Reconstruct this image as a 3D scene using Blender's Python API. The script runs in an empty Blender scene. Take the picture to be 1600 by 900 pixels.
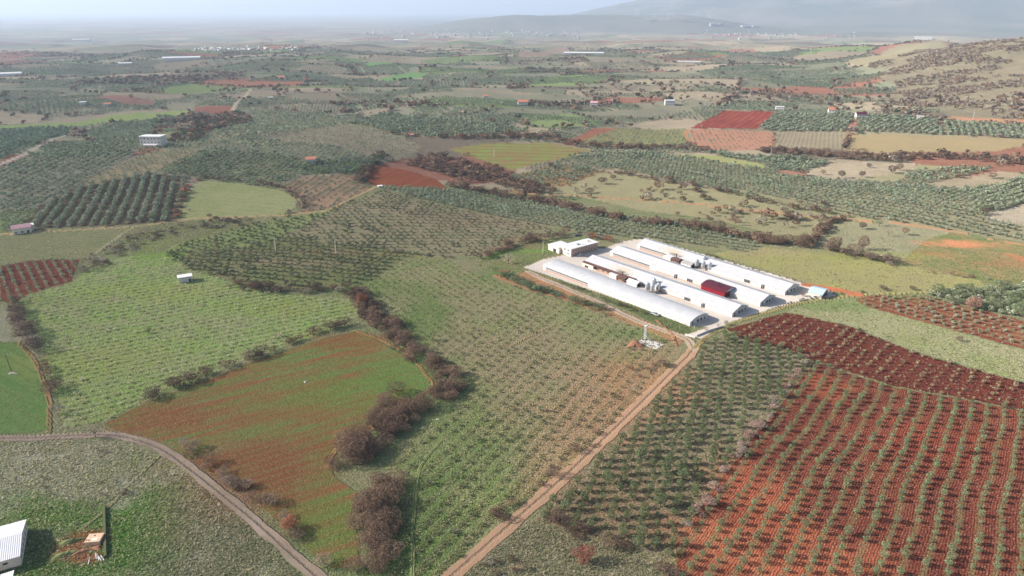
import bpy, math, random
import numpy as np
S = bpy.context.scene
COL = S.collection
random.seed(7)
RNG = np.random.default_rng(11)

# ------------------------------------------------------------------ camera, sky, sun, exposure
CAM_H = 150.0
F = 1081.0                                            # focal length in pixels of a 1600 px wide frame
PITCH = math.atan((450 - 15) / F)
cam = bpy.data.objects.new('camera', bpy.data.cameras.new('camera')); COL.objects.link(cam)
cam.location = (0, 0, CAM_H); cam.rotation_euler = (math.pi / 2 - PITCH, 0, 0)
cam.data.sensor_width = 36; cam.data.lens = F / 1600 * 36
cam.data.clip_start = 1; cam.data.clip_end = 200000
S.camera = cam
SUN_EL, SUN_AZ = math.radians(27), math.radians(-88)    # azimuth from +Y, clockwise: sun on the left
world = bpy.data.worlds.new('World'); S.world = world; world.use_nodes = True
wn = world.node_tree.nodes; wl = world.node_tree.links
sky = wn.new('ShaderNodeTexSky'); sky.sky_type = 'NISHITA'; sky.sun_disc = False
sky.sun_elevation = SUN_EL; sky.sun_rotation = SUN_AZ; sky.dust_density = 2.0; sky.air_density = 1.0
wn['Background'].inputs['Strength'].default_value = 0.085
wl.new(sky.outputs[0], wn['Background'].inputs['Color'])
sun = bpy.data.objects.new('sun', bpy.data.lights.new('sun', 'SUN')); COL.objects.link(sun)
sun.data.energy = 5.0; sun.data.angle = math.radians(0.6); sun.data.color = (1.0, 0.93, 0.84)
sd = np.array([math.sin(SUN_AZ) * math.cos(SUN_EL), math.cos(SUN_AZ) * math.cos(SUN_EL), math.sin(SUN_EL)])
import mathutils
sun.rotation_euler = mathutils.Vector(sd).to_track_quat('Z', 'Y').to_euler()
sun.location = (-200, 0, 400)
S.view_settings.view_transform = 'Standard'; S.view_settings.look = 'None'
S.view_settings.gamma = 1; S.view_settings.exposure = 1.12
S.render.engine = 'CYCLES'
S.cycles.use_denoising = True
S.cycles.max_bounces = 4; S.cycles.diffuse_bounces = 2; S.cycles.glossy_bounces = 1
S.cycles.transparent_max_bounces = 4; S.cycles.volume_bounces = 1
S.cycles.volume_step_rate = 10
S.cycles.caustics_reflective = False; S.cycles.caustics_refractive = False

# ------------------------------------------------------------------ numbers
def lerp(a, b, t): return a + (b - a) * t
def sstep(a, b, x):
    t = np.clip((x - a) / (b - a), 0, 1); return t * t * (3 - 2 * t)
def hsh(ix, iy, s=0):
    ix = ix.astype(np.int64); iy = iy.astype(np.int64)
    n = (ix * 374761393 + iy * 668265263 + s * 974634777) & 0xffffffff
    n = ((n ^ (n >> 13)) * 1274126177) & 0xffffffff
    n = (n ^ (n >> 16)) & 0xffffffff
    return n / 4294967296.0
def vnoise(x, y, s=0):
    ix = np.floor(x); iy = np.floor(y); fx = x - ix; fy = y - iy
    fx = fx ** 3 * (fx * (fx * 6 - 15) + 10); fy = fy ** 3 * (fy * (fy * 6 - 15) + 10)
    a = hsh(ix, iy, s); b = hsh(ix + 1, iy, s); c = hsh(ix, iy + 1, s); d = hsh(ix + 1, iy + 1, s)
    return lerp(lerp(a, b, fx), lerp(c, d, fx), fy)
def fbm(x, y, o=4, s=0):
    t = 0; a = .5; n = 0
    for k in range(o):
        t = t + a * vnoise(x, y, s + k); n += a; a *= .5; x = x * 2.03 + 11.7; y = y * 2.03 - 5.3
    return t / n
def flat(px, py, z=0.0):
    X = (px - 800) / F; Y = -(py - 450) / F
    c, s = math.cos(PITCH), math.sin(PITCH)
    t = (CAM_H - z) / (s - Y * c)
    return X * t, (c + Y * s) * t
def gauss(x, y, px, py, rx, ry, hgt, ang=0.0):
    cx, cy = flat(px, py); dx = x - cx; dy = y - cy
    ca, sa = math.cos(ang), math.sin(ang)
    u = (dx * ca + dy * sa) / rx; v = (-dx * sa + dy * ca) / ry
    return hgt * np.exp(-(u * u + v * v))
def height(x, y):
    x = np.asarray(x, float); y = np.asarray(y, float)
    r = np.hypot(x, y)
    A = 9 * sstep(430, 900, r) + 13 * sstep(900, 2200, r) + 10 * sstep(2200, 4500, r) - 26 * sstep(6000, 10000, r)
    z = A * (fbm(x / 330, y / 330, 3, 5) - .5) * 2.2
    z = z + 1.6 * sstep(120, 400, r) * (vnoise(x / 70, y / 70, 9) - .5)
    z = z + gauss(x, y, 560, 330, 120, 70, 8) + gauss(x, y, 470, 232, 200, 150, 16) + gauss(x, y, 60, 270, 170, 130, 10)
    z = z + gauss(x, y, 200, 440, 110, 60, 4) + gauss(x, y, 760, 268, 60, 160, -7, .9)
    z = z - 6 * np.exp(-((y - (560 - .30 * (x - 60))) / 45) ** 2) * sstep(-150, 0, x)      # creek
    # farm plateau
    d = np.hypot(x - 85, y - 385); z = z * sstep(105, 210, d)
    # descent to the plain
    z = z - 105 * sstep(1800, 7500, r)
    # ridge on the right
    t = x / np.maximum(y, 1)
    hill = 95 * np.exp(-((r - 2150) / 620) ** 2) * sstep(.36, .80, t + .05 * (fbm(x / 300, y / 300, 3, 21) - .5))
    z = z + hill * (0.8 + .4 * fbm(x / 240, y / 240, 4, 31))
    hill2 = 62 * np.exp(-((r - 3300) / 330) ** 2) * np.exp(-((t - .585) / .085) ** 2)
    z = z + hill2
    # low range and mountains far away
    low = 175 * sstep(8800, 10000, r) * (1 - sstep(11000, 12500, r)) * sstep(-.16, 0, t) * (1 - sstep(.22, .38, t))
    z = z + low * (.8 + .35 * fbm(x / 900, y / 900, 3, 77))
    m = sstep(.0, .22, t) * (.55 + .55 * sstep(.15, .45, t))
    rid = 1 - np.abs(2 * fbm(x / 2600, y / 2600, 5, 55) - 1)
    z = z + 830 * m * sstep(11000, 16500, r) * (.42 + .75 * rid ** 1.6) * (1 - .7 * sstep(18000, 24000, r))
    return z
def hz(x, y): return float(height(np.array([x]), np.array([y]))[0])
def cast(px, py):
    """pixels of the photograph -> points on the terrain (ray march)"""
    px = np.atleast_1d(np.array(px, float)); py = np.atleast_1d(np.array(py, float))
    X = (px - 800) / F; Y = -(py - 450) / F
    c, s = math.cos(PITCH), math.sin(PITCH)
    d = np.stack([X, c + Y * s, -s + Y * c], 1); d /= np.linalg.norm(d, axis=1)[:, None]
    t = np.full(len(px), 120.0); done = np.zeros(len(px), bool)
    for k in range(900):
        b = ~done
        if not b.any(): break
        p = d[b] * t[b][:, None]; g = CAM_H + p[:, 2] - height(p[:, 0], p[:, 1]); hit = g <= 0
        t[b] = np.where(hit, t[b], t[b] + np.maximum(.004 * t[b], g * .8)); done[b] = hit | (t[b] > 55000)
    lo = t * .985 - np.maximum(.004 * t, 2); hi = t.copy()
    for k in range(18):
        m = (lo + hi) / 2; p = d * m[:, None]
        below = CAM_H + p[:, 2] - height(p[:, 0], p[:, 1]) <= 0
        hi = np.where(below, m, hi); lo = np.where(below, lo, m)
    p = d * hi[:, None]
    return p[:, 0], p[:, 1]
def at(px, py):
    x, y = cast(px, py); return float(x[0]), float(y[0])
def lin(c):
    c = np.array(c, float) / 255
    return np.where(c <= .04045, c / 12.92, ((c + .055) / 1.055) ** 2.4)
ALB = 0.86; LEAF = 1.6
def alb(c): return lin(c) * ALB

# ------------------------------------------------------------------ the fields: outlines, soil, rows
def poly(pts):
    a = np.array(pts, float); x, y = cast(a[:, 0], a[:, 1]); return np.stack([x, y], 1)
def inside(P, x, y):
    r = np.zeros(len(x), bool)
    b = (x >= P[:, 0].min()) & (x <= P[:, 0].max()) & (y >= P[:, 1].min()) & (y <= P[:, 1].max())
    if not b.any(): return r
    xs, ys = x[b], y[b]; q = np.zeros(len(xs), bool); n = len(P)
    for i in range(n):
        x0, y0 = P[i]; x1, y1 = P[(i + 1) % n]
        if y0 == y1: continue
        c = (y0 > ys) != (y1 > ys)
        q ^= c & (xs < (x1 - x0) * (ys - y0) / (y1 - y0) + x0)
    r[b] = q; return r
def dist_line(L, x, y, reach):
    d = np.full(len(x), 1e9)
    b = (x > L[:, 0].min() - reach) & (x < L[:, 0].max() + reach) & (y > L[:, 1].min() - reach) & (y < L[:, 1].max() + reach)
    if not b.any(): return d
    xs, ys = x[b], y[b]; q = np.full(len(xs), 1e9)
    for i in range(len(L) - 1):
        ax, ay = L[i]; bx, by = L[i + 1]; dx, dy = bx - ax, by - ay
        t = np.clip(((xs - ax) * dx + (ys - ay) * dy) / max(dx * dx + dy * dy, 1e-9), 0, 1)
        q = np.minimum(q, np.hypot(xs - ax - t * dx, ys - ay - t * dy))
    d[b] = q; return d
def smooth_line(pts, n=6):
    P = poly(pts); P = np.vstack([2 * P[0] - P[1], P, 2 * P[-1] - P[-2]]); out = []
    for i in range(1, len(P) - 2):
        for k in range(n):
            t = k / n; p0, p1, p2, p3 = P[i - 1:i + 3]
            out.append(.5 * ((2 * p1) + (-p0 + p2) * t + (2 * p0 - 5 * p1 + 4 * p2 - p3) * t * t + (-p0 + 3 * p1 - 3 * p2 + p3) * t ** 3))
    out.append(P[-2]); return np.array(out)

# name, outline px, colour 1, colour 2, colour of the row strips, (strip strength, tufts, furrows), row direction px, row gap m, tree gap m,
#   tree (kind, crown width, height, colour), keep share, stagger, wobble (m, wavelength)
FIELDS = []
def field(name, pts, c1, c2, c3=None, k=(0, .5, 0), d=None, gap=6, tgap=5.5, tree=None, keep=.95, stag=.0, wob=(0, 60), label=None):
    P = poly(pts)
    if d is None: ang = .3
    else:
        q = poly(d); ang = math.atan2(q[1, 1] - q[0, 1], q[1, 0] - q[0, 0])
    FIELDS.append(dict(name=name, P=P, c=(alb(c1), alb(c2), alb(c3 if c3 else c1)), k=k, ang=ang, gap=gap, tgap=tgap,
                       tree=tree, keep=keep, stag=stag, wob=wob, label=label, o=P.mean(0)))
OL = (116, 124, 104); OLD = (108, 118, 98); OLG = (124, 130, 108); OLY = (132, 138, 108); TEAL = (98, 112, 94)
MEAD = (128, 130, 98); GREEN = (92, 124, 58); STRAW = (158, 150, 124); BROWNS = (124, 104, 84); RED = (136, 66, 46); DRED = (104, 40, 32); ORA = (176, 110, 76)

# far and middle distance
field('meadow', [(0,196),(120,191),(180,179),(290,172),(300,177),(200,189),(120,198),(0,203)], (126,146,84), (140,150,96))
field('meadow', [(590,124),(640,113),(668,115),(655,121),(605,127)], (104,144,86), (114,148,90))
field('meadow', [(570,100),(600,97),(615,101),(575,104)], (104,144,86), (114,148,90))
field('ploughed_field', [(150,152),(180,148),(245,160),(240,165),(190,163)], (146,110,96), (136,104,92))
field('ploughed_field', [(302,168),(330,165),(372,166),(358,178),(310,177)], (146,98,80), (136,94,82))
field('ploughed_field', [(1320,95),(1380,80),(1470,64),(1480,70),(1400,90),(1340,104)], (152,140,112), (138,134,108))
field('ploughed_field', [(810,84),(880,68),(900,86),(850,88),(812,90)], (150,130,112), (136,120,108))
field('orchard_ground', [(150,222),(130,200),(200,192),(238,198),(240,222),(180,262),(120,292),(60,322),(0,332),(0,262),(60,240)], (134,132,112), (140,134,112), (112,116,96), (.3,.5,0), [(0,330),(130,262)], 8.0, 4.8, ('olive', 3.7, 3.2, OLD))
field('orchard_ground', [(0,205),(100,198),(125,202),(80,218),(0,252)], (100,112,92), (118,118,98), None, (.3,.5,0), [(0,240),(70,215)], 7, 5.5, ('olive', 4.8, 3.8, TEAL))
field('orchard_ground', [(150,200),(200,192),(235,190),(250,180),(280,182),(260,200),(238,198)], (112,112,98), (120,112,96), None, (.2,.5,0), [(150,200),(235,190)], 6, 5, ('olive', 4.4, 3.6, OLD))
field('orchard_ground', [(110,294),(240,236),(300,226),(335,232),(290,252),(240,268),(165,291)], (154,136,106), (140,132,104), (128,128,100), (.6,.5,0), [(165,288),(320,232)], 6, 5, ('olive', 2.2, 1.8, OLG), .8)
field('orchard_ground', [(240,268),(330,233),(420,240),(480,252),(470,272),(445,285),(400,290),(315,280),(290,274)], (132,128,100), (112,118,86), (96,112,78), (.5,.6,0), [(300,262),(380,268)], 6, 5.5, ('olive', 3.6, 3.0, OLD))
field('orchard_ground', [(240,232),(250,222),(330,218),(460,222),(560,238),(600,247),(590,252),(480,250),(420,240),(335,234)], (136,130,112), (124,126,104), (120,122,96), (.5,.4,0), [(300,232),(480,236)], 5.5, 5, ('olive', 2.9, 2.4, OLG))
field('orchard_ground', [(480,252),(590,252),(600,256),(575,262),(560,272),(470,274)], (96,106,76), (110,112,84), None, (.3,.5,0), [(480,262),(590,258)], 6, 5.2, ('olive', 4.6, 3.8, TEAL))
field('bare_hill', [(430,212),(540,194),(600,206),(660,228),(640,245),(600,250),(520,228),(440,222)], (152,140,120), (136,128,106), (122,116,92), (.5,.8,0), [(500,225),(600,215)], 6, 5, ('olive', 1.9, 1.4, OLG), .6)
field('orchard_ground', [(330,205),(400,182),(500,176),(570,188),(540,194),(430,214),(340,218)], (148,132,112), (132,128,106), None, (.3,.5,0), [(400,190),(540,188)], 6, 5.5, ('olive', 3.2, 2.8, OLG))
field('orchard_ground', [(540,192),(600,178),(700,188),(800,198),(830,205),(700,216),(640,214),(600,206)], (146,116,92), (124,122,96), None, (.4,.5,0), [(600,190),(700,204)], 6, 5.5, ('olive', 4.2, 3.6, OLD))
field('ploughed_field', [(575,262),(592,259),(640,267),(682,280),(700,297),(640,293),(592,292),(568,284)], (128,72,50), (142,82,56), (112,60,44), (.35,.3,.6), [(590,290),(650,266)], 5)
field('orchard_ground', [(445,286),(480,276),(562,272),(580,290),(574,297),(522,323),(470,333),(466,310)], (158,124,104), (144,122,98), (118,112,86), (.6,.4,0), [(470,330),(545,275)], 7, 4.6, ('olive', 2.6, 2.1, OLD), .85)
field('meadow', [(283,346),(290,300),(315,281),(380,287),(440,297),(464,310),(467,322),(445,335),(380,341)], (128,134,88), (142,142,102), (120,128,84), (.35,.15,.2), [(300,310),(440,320)], 9)
field('orchard_ground', [(38,352),(62,322),(120,293),(230,271),(292,276),(272,345),(190,352),(60,357)], (98,86,70), (108,96,74), (84,78,64), (.5,.6,0), [(160,348),(189,286)], 8.2, 3.6, ('olive', 4.2, 3.4, OL))
field('orchard_ground', [(0,332),(60,322),(38,352),(0,364)], (104,128,72), (116,120,84), None, (.3,.5,0), [(0,355),(45,330)], 7.5, 5, ('olive', 4, 3.2, OLG))
field('crop_field', [(5,371),(60,364),(200,358),(214,353),(150,398),(118,403),(60,404),(5,412)], (118,124,84), (132,128,94), (84,76,58), (.2,.5,.2), [(20,390),(150,380)], 6)
field('orchard_ground', [(0,415),(60,406),(125,405),(112,440),(42,460),(20,475),(0,470)], (98,46,38), (116,64,50), (124,120,90), (.7,.6,.2), [(60,470),(30,408)], 4.6, 3.2, ('olive', 1.8, 1.5, OLG), .7)
field('meadow', [(700,233),(760,224),(850,223),(932,236),(870,250),(800,266),(770,256)], (122,142,76), (138,112,78), (132,90,68), (.6,.2,.2), [(720,236),(900,240)], 14)
field('orchard_ground', [(797,276),(872,256),(922,261),(942,268),(880,292),(800,284)], (122,118,84), (160,112,78), (112,116,80), (.5,.4,0), [(800,280),(900,262)], 6, 5, ('olive', 3.6, 3, OL))
field('orchard_ground', [(878,226),(928,200),(970,200),(1072,201),(1078,226),(1000,229),(930,228)], (118,132,86), (134,126,92), (150,112,90), (.5,.3,0), [(960,228),(985,202)], 5.5, 5, ('olive', 1.8, 1.5, OLG), .6)
field('ploughed_field', [(878,226),(928,200),(968,200),(930,212),(900,226)], (154,98,78), (142,92,76), (130,110,86), (.6,.3,0), [(900,220),(950,202)], 6)
field('orchard_ground', [(1075,202),(1209,205),(1206,232),(1120,236),(1090,230)], (172,122,100), (158,116,98), (144,128,104), (.6,.3,0), [(1100,232),(1085,204)], 6, 4, ('olive', 1.4, 1.2, OLG), .5)
field('ploughed_field', [(1078,201),(1132,172),(1212,175),(1182,202)], (124,56,50), (148,80,64), (98,42,40), (.6,.2,.6), [(1100,200),(1150,174)], 9)
field('orchard_ground', [(1186,202),(1215,176),(1336,180),(1320,206),(1210,204)], (134,124,104), (128,118,100), (112,108,88), (.5,.4,0), [(1200,203),(1256,178)], 8, 3.8, ('olive', 4.4, 3.6, OL))
field('crop_field', [(1210,205),(1326,206),(1314,234),(1211,233)], (142,130,110), (124,116,96), (160,148,122), (.7,.6,0), [(1230,232),(1240,206)], 5)
field('orchard_ground', [(1334,206),(1345,181),(1468,187),(1464,211)], (142,124,100), (130,118,98), (112,108,88), (.5,.4,0), [(1350,207),(1400,184)], 8, 3.8, ('olive', 4.4, 3.6, OL))
field('orchard_ground', [(1468,211),(1470,189),(1600,196),(1640,200),(1640,219),(1600,217)], (142,128,104), (130,118,98), (112,108,88), (.5,.4,0), [(1500,212),(1493,190)], 8, 3.8, ('olive', 4.8, 3.8, OL))
field('crop_field', [(1328,210),(1460,212),(1640,220),(1600,228),(1560,236),(1400,241),(1318,236)], (148,132,98), (140,126,98), None, (0,.2,.2), [(1340,225),(1560,228)], 8)
field('ploughed_field', [(1462,184),(1500,182),(1640,190),(1640,196),(1520,190)], (176,130,100), (160,118,94))
field('orchard_ground', [(1120,240),(1250,248),(1300,255),(1250,268),(1200,266),(1120,248)], (122,118,96), (112,112,90), None, (.4,.5,0), [(1130,245),(1240,262)], 6, 5.2, ('olive', 4.4, 3.6, OL))
field('bare_patch', [(1248,268),(1312,254),(1432,254),(1424,266),(1380,276),(1330,280),(1280,279)], (182,166,144), (158,146,122), None, (0,.8,0))
field('meadow', [(1330,281),(1424,266),(1436,256),(1484,262),(1440,276),(1400,284)], (140,136,104), (148,142,112), None, (0,.5,0))
field('bare_patch', [(1436,290),(1480,280),(1560,268),(1600,272),(1560,288),(1500,294)], (166,150,128), (146,134,110), None, (0,.8,0))
field('orchard_ground', [(1424,268),(1490,262),(1560,262),(1440,288),(1404,284)], (134,112,90), (122,112,88), None, (.4,.5,0), [(1410,282),(1500,268)], 6, 5, ('olive', 3.6, 3, OL))
field('orchard_ground', [(1500,296),(1560,288),(1600,276),(1640,270),(1640,312),(1600,318),(1524,340),(1500,322)], (120,120,92), (112,114,90), None, (.4,.5,0), [(1510,318),(1600,290)], 7, 4.4, ('olive', 4.4, 3.6, OLG))
field('bare_patch', [(1524,340),(1600,319),(1660,312),(1660,352),(1600,352),(1545,350)], (176,164,146), (156,146,124), None, (.2,.8,0), [(1530,345),(1600,335)], 5)
field('meadow', [(1060,240),(1120,243),(1190,256),(1210,266),(1140,256),(1060,248)], (140,146,92), (146,144,100), None, (0,.3,0))
field('orchard_ground', [(874,250),(905,240),(1000,236),(1060,244),(1140,256),(1210,268),(1250,277),(1330,284),(1450,292),(1500,300),(1545,345),(1600,352),(1660,356),(1660,384),(1600,378),(1500,362),(1400,350),(1320,335),(1230,315),(1100,290),(1000,272),(940,262)], (144,136,108), (132,128,100), (116,116,90), (.4,.5,0), [(1150,268),(1290,292)], 7.8, 4.9, ('olive', 3.8, 3.4, OL), .98, 0)
field('meadow', [(800,285),(880,292),(942,268),(1000,276),(1100,294),(1200,314),(1320,338),(1370,345),(1330,346),(1285,372),(1210,366),(1110,342),(1010,330),(960,318),(880,304)], (150,142,108), (138,134,102), (128,120,92), (.1,.5,0), [(900,300),(1200,340)], 6)
field('meadow', [(1200,385),(1285,374),(1330,346),(1400,350),(1482,363),(1412,407),(1360,400),(1300,390)], (148,144,114), (136,134,106), (162,156,128), (.2,.7,0), [(1300,350),(1350,390)], 5)
field('meadow', [(1408,410),(1450,372),(1484,364),(1640,388),(1640,446),(1600,442),(1545,443),(1500,436)], (104,118,72), (152,126,92), (96,112,66), (.2,.6,.2), [(1430,400),(1600,420)], 6)
field('meadow', [(1110,396),(1200,386),(1290,400),(1400,412),(1530,438),(1542,448),(1400,458),(1330,460),(1255,440),(1150,408)], (148,146,90), (142,134,98), (120,112,76), (.1,.6,0), [(1150,400),(1400,430)], 8)
field('orchard_ground', [(596,295),(640,292),(720,298),(850,315),(960,337),(1080,357),(1200,382),(1160,396),(1060,382),(980,372),(905,366),(860,352),(800,345),(700,322),(640,309)], (134,130,100), (124,124,92), (110,112,84), (.4,.5,0), [(640,308),(960,368)], 7.0, 4.6, ('olive', 3.4, 3.0, OL), .98, 0)
field('orchard_ground', [(560,312),(600,298),(650,312),(760,338),(850,352),(872,366),(800,385),(750,402),(690,398),(640,390),(520,380),(440,368),(500,335)], (146,132,108), (128,126,94), (112,112,80), (.6,.6,0), [(520,352),(700,352)], 6.0, 4.6, ('olive', 2.3, 1.7, (94,100,78)), .85, .4)
field('orchard_ground', [(400,350),(470,337),(520,327),(560,312),(500,340),(440,368),(400,385),(300,420),(250,400),(275,382)], (136,142,96), (124,134,84), (104,118,74), (.6,.5,0), [(400,390),(560,320)], 6.2, 4.8, ('olive', 2.8, 2.1, (88,94,70)), .88)
field('orchard_ground', [(260,392),(400,384),(440,368),(520,380),(640,392),(690,400),(640,402),(600,425),(560,445),(470,452),(370,442),(300,422)], (124,118,86), (112,120,72), (92,100,66), (.6,.7,0), [(320,410),(520,425)], 6.2, 4.6, ('olive', 2.7, 2.1, (94,100,78)), .9, .4)
field('meadow', [(250,398),(180,400),(215,356),(290,345),(400,340),(400,350),(275,382)], (112,118,72), (124,120,92), None, (0,.9,0))
field('orchard_ground', [(20,476),(42,462),(112,441),(170,405),(250,398),(300,422),(370,445),(440,460),(545,468),(566,490),(520,515),(440,543),(370,567),(290,600),(210,632),(165,658),(100,668),(92,620),(75,560),(50,510)], (128,156,78), (146,148,106), (120,128,82), (.5,.7,.1), [(100,560),(500,480)], 4.4, 3.9, ('pale', 2.0, .95, (146,144,116)), .85, .3)
field('crop_field', [(0,535),(35,537),(58,565),(74,600),(80,640),(74,672),(0,680),(-60,684),(-60,530)], (92,126,66), (112,128,76), (92,108,60), (.4,.3,.5), [(10,560),(70,590)], 5)
field('scrub_ground', [(0,478),(20,476),(50,510),(60,560),(35,536),(0,533),(-60,528),(-60,478)], (150,146,124), (128,128,100))
field('ploughed_field', [(160,664),(215,634),(300,602),(370,575),(440,549),(500,531),(555,517),(570,520),(600,537),(640,560),(668,590),(672,604),(655,614),(620,650),(580,672),(530,700),(515,722),(525,745),(560,770),(550,800),(560,850),(565,885),(520,890),(470,850),(420,800),(370,757),(330,738),(270,708),(215,684)], (102,124,68), (136,94,64), (120,112,68), (.35,.4,.8), [(230,650),(470,590)], 3.8)
field('meadow', [(640,400),(690,400),(740,425),(820,455),(880,472),(960,500),(1000,515),(1045,530),(1064,545),(1040,580),(960,662),(900,717),(830,792),(722,872),(690,905),(600,905),(612,800),(640,760),(600,730),(650,680),(712,640),(725,610),(700,570),(640,520),(590,490),(550,462),(562,442),(600,425)], (118,132,78), (148,138,106), (132,128,92), (.4,.85,.1), [(700,540),(850,440)], 5.4, 5.0, ('pale', 1.9, 1.3, (84,92,66)), .85, .5)
field('rough_meadow', [(-80,692),(130,688),(190,690),(262,722),(332,772),(402,832),(482,912),(-80,912)], (162,156,136), (124,130,88), None, (0,1.0,0))
field('orchard_ground', [(1098,545),(1130,522),(1160,530),(1250,551),(1268,566),(1216,632),(1155,702),(1098,782),(1058,850),(1050,876),(980,856),(900,832),(842,822),(840,805),(900,742),(1000,642),(1060,580)], (120,110,86), (132,124,100), (122,124,92), (.5,.7,0), [(925,795),(1025,791)], 4.3, 5.2, ('olive', 2.9, 2.8, (84,94,66)), .97, .37)
field('rough_meadow', [(690,912),(722,880),(838,812),(900,836),(980,858),(1050,878),(1062,912)], (154,148,122), (126,126,96), None, (0,.9,0))
field('meadow', [(1228,488),(1290,466),(1340,464),(1350,478),(1600,547),(1700,575),(1700,625),(1600,596),(1500,569),(1420,545),(1330,510)], (156,152,120), (134,142,92), None, (.15,.8,.15), [(1300,480),(1600,560)], 3)
field('ploughed_field', [(1135,514),(1225,489),(1240,490),(1330,511),(1420,547),(1500,571),(1600,598),(1720,628),(1720,670),(1600,640),(1500,622),(1400,604),(1268,562),(1250,551),(1160,530)], (88,42,35), (100,50,40), (112,66,50), (.3,.5,.3), [(1300,560),(1345,520)], 5.2, 4.6, ('olive', 1.5, 1.4, (126,118,94)), .85, .0)
field('orchard_ground', [(1272,566),(1400,606),(1500,624),(1600,642),(1720,672),(1720,912),(1062,912),(1056,850),(1100,785),(1160,703),(1220,632)], (122,68,52), (98,50,41), (116,116,80), (.55,.6,.5), [(1362,822),(1420,682)], 5.4, 3.9, ('olive', 1.75, 1.9, (100,112,84)), .86, .0, (.51, 95))
field('ploughed_field', [(1335,468),(1365,460),(1440,462),(1500,472),(1600,502),(1720,532),(1720,575),(1600,546),(1440,502),(1350,478)], (112,60,46), (126,78,58), (136,130,98), (.5,.5,.2), [(1400,470),(1600,530)], 5.5, 4.5, ('olive', 1.9, 1.6, OLG), .85, .4)
field('orchard_ground', [(1445,461),(1500,451),(1600,446),(1700,444),(1700,520),(1600,500),(1540,486),(1480,472)], (122,120,92), (112,114,84), None, (.3,.6,0), [(1480,465),(1600,490)], 5, 4.6, ('olive', 4.4, 3.7, OLG), .98, .5)
field('scrub_ground', [(775,425),(820,418),(870,440),(960,480),(1075,530),(1060,540),(1000,512),(960,497),(880,468),(820,452),(770,432)], (176,128,94), (150,122,88), None, (0,.6,0))
field('scrub_ground', [(745,410),(790,385),(860,372),(868,395),(835,410),(830,422),(800,430),(760,428)], (100,126,66), (136,124,92), None, (0,.8,0))
field('verge', [(930,452),(1080,512),(1078,522),(1060,520),(1000,495),(940,466)], (92,104,64), (112,118,76), None, (0,.8,0))
# concrete yard of the farm and its corner to the road
field('concrete_yard', [(818,418),(850,405),(900,395),(905,384),(945,388),(970,378),(1010,372),(1250,440),(1300,455),(1310,462),(1260,468),(1215,479),(1160,498),(1125,515),(1098,530),(1070,524),(1105,512),(1080,508),(850,428)], (196,186,176), (178,168,158), None, (0,.06,0))
FIELDS[-1]['yard'] = True
for f in FIELDS[-1:]: f['c'] = (alb((206,196,186)), alb((186,176,166)), alb((206,196,186)))

TRACKS = [
 ('wheel_track', [(692,688),(668,714),(652,745),(648,790),(646,850),(645,908)], 1.3, (134,142,92), (120,130,84)),
 ('wheel_track', [(250,712),(215,745),(184,778),(160,802),(128,826)], 1.2, (146,138,104), (130,126,92)),
 ('wheel_track', [(800,540),(850,515),(890,500)], 1.0, (140,120,90), (130,116,86)),  # name, line px, width m, colour 1, colour 2
 ('dirt_road', [(-80,687),(0,685),(60,684),(130,680),(190,682),(250,700),(300,735),(345,770),(400,815),(450,860),(515,918)], 4.0, (166,148,134), (140,124,108)),
 ('dirt_road', [(690,914),(740,870),(820,800),(880,747),(940,690),(1000,632),(1040,592),(1074,558),(1086,543)], 5.2, (178,142,114), (160,132,108)),
 ('dirt_road', [(1084,545),(1075,530),(1040,517),(1000,503),(960,484),(920,465),(880,448),(850,436),(826,424)], 4.6, (180,160,140), (164,146,126)),
 ('dirt_track', [(1086,543),(1112,522),(1150,503),(1200,487),(1260,472),(1330,462),(1420,458),(1450,456)], 2.6, (160,136,96), (128,128,84)),
 ('dirt_track', [(-60,370),(0,367),(60,362),(200,355),(290,343),(340,340),(400,338),(465,335),(520,325),(560,305),(592,291)], 3.2, (176,146,110), (158,138,104)),
 ('dirt_track', [(214,353),(180,374),(148,397)], 2.4, (158,148,124), (140,136,104)),
 ('dirt_track', [(555,516),(600,533),(640,556),(668,588),(672,606),(640,632),(600,660),(530,700),(508,730)], 1.6, (160,122,84), (136,112,76)),
 ('dirt_track', [(28,535),(52,560),(70,600),(78,640),(76,676)], 1.8, (158,118,88), (124,118,76)),
 ('dirt_track', [(0,258),(50,235),(95,214),(140,200)], 6.5, (176,168,154), (160,150,134)),
 ('dirt_track', [(392,139),(384,150),(370,160),(362,176)], 6, (184,170,146), (170,156,134)),
 ('dirt_track', [(1076,202),(1072,212),(1088,226),(1105,234)], 4.5, (180,128,94), (164,120,92)),
 ('dirt_track', [(810,302),(900,306),(1000,312),(1100,320),(1200,332),(1320,342),(1420,352),(1520,368),(1600,382),(1660,392)], 3.2, (172,124,92), (158,126,96)),
 ('dirt_track', [(1260,445),(1300,452),(1340,460)], 7, (176,106,74), (160,106,76)),
 ('dirt_track', [(1025,500),(1040,512),(1052,525),(1056,540)], 1.5, (160,118,88), (146,116,84)),
]
TR = []
for n, p, w, c1, c2 in TRACKS: TR.append((n, smooth_line(p), w, alb(c1), alb(c2)))
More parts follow.
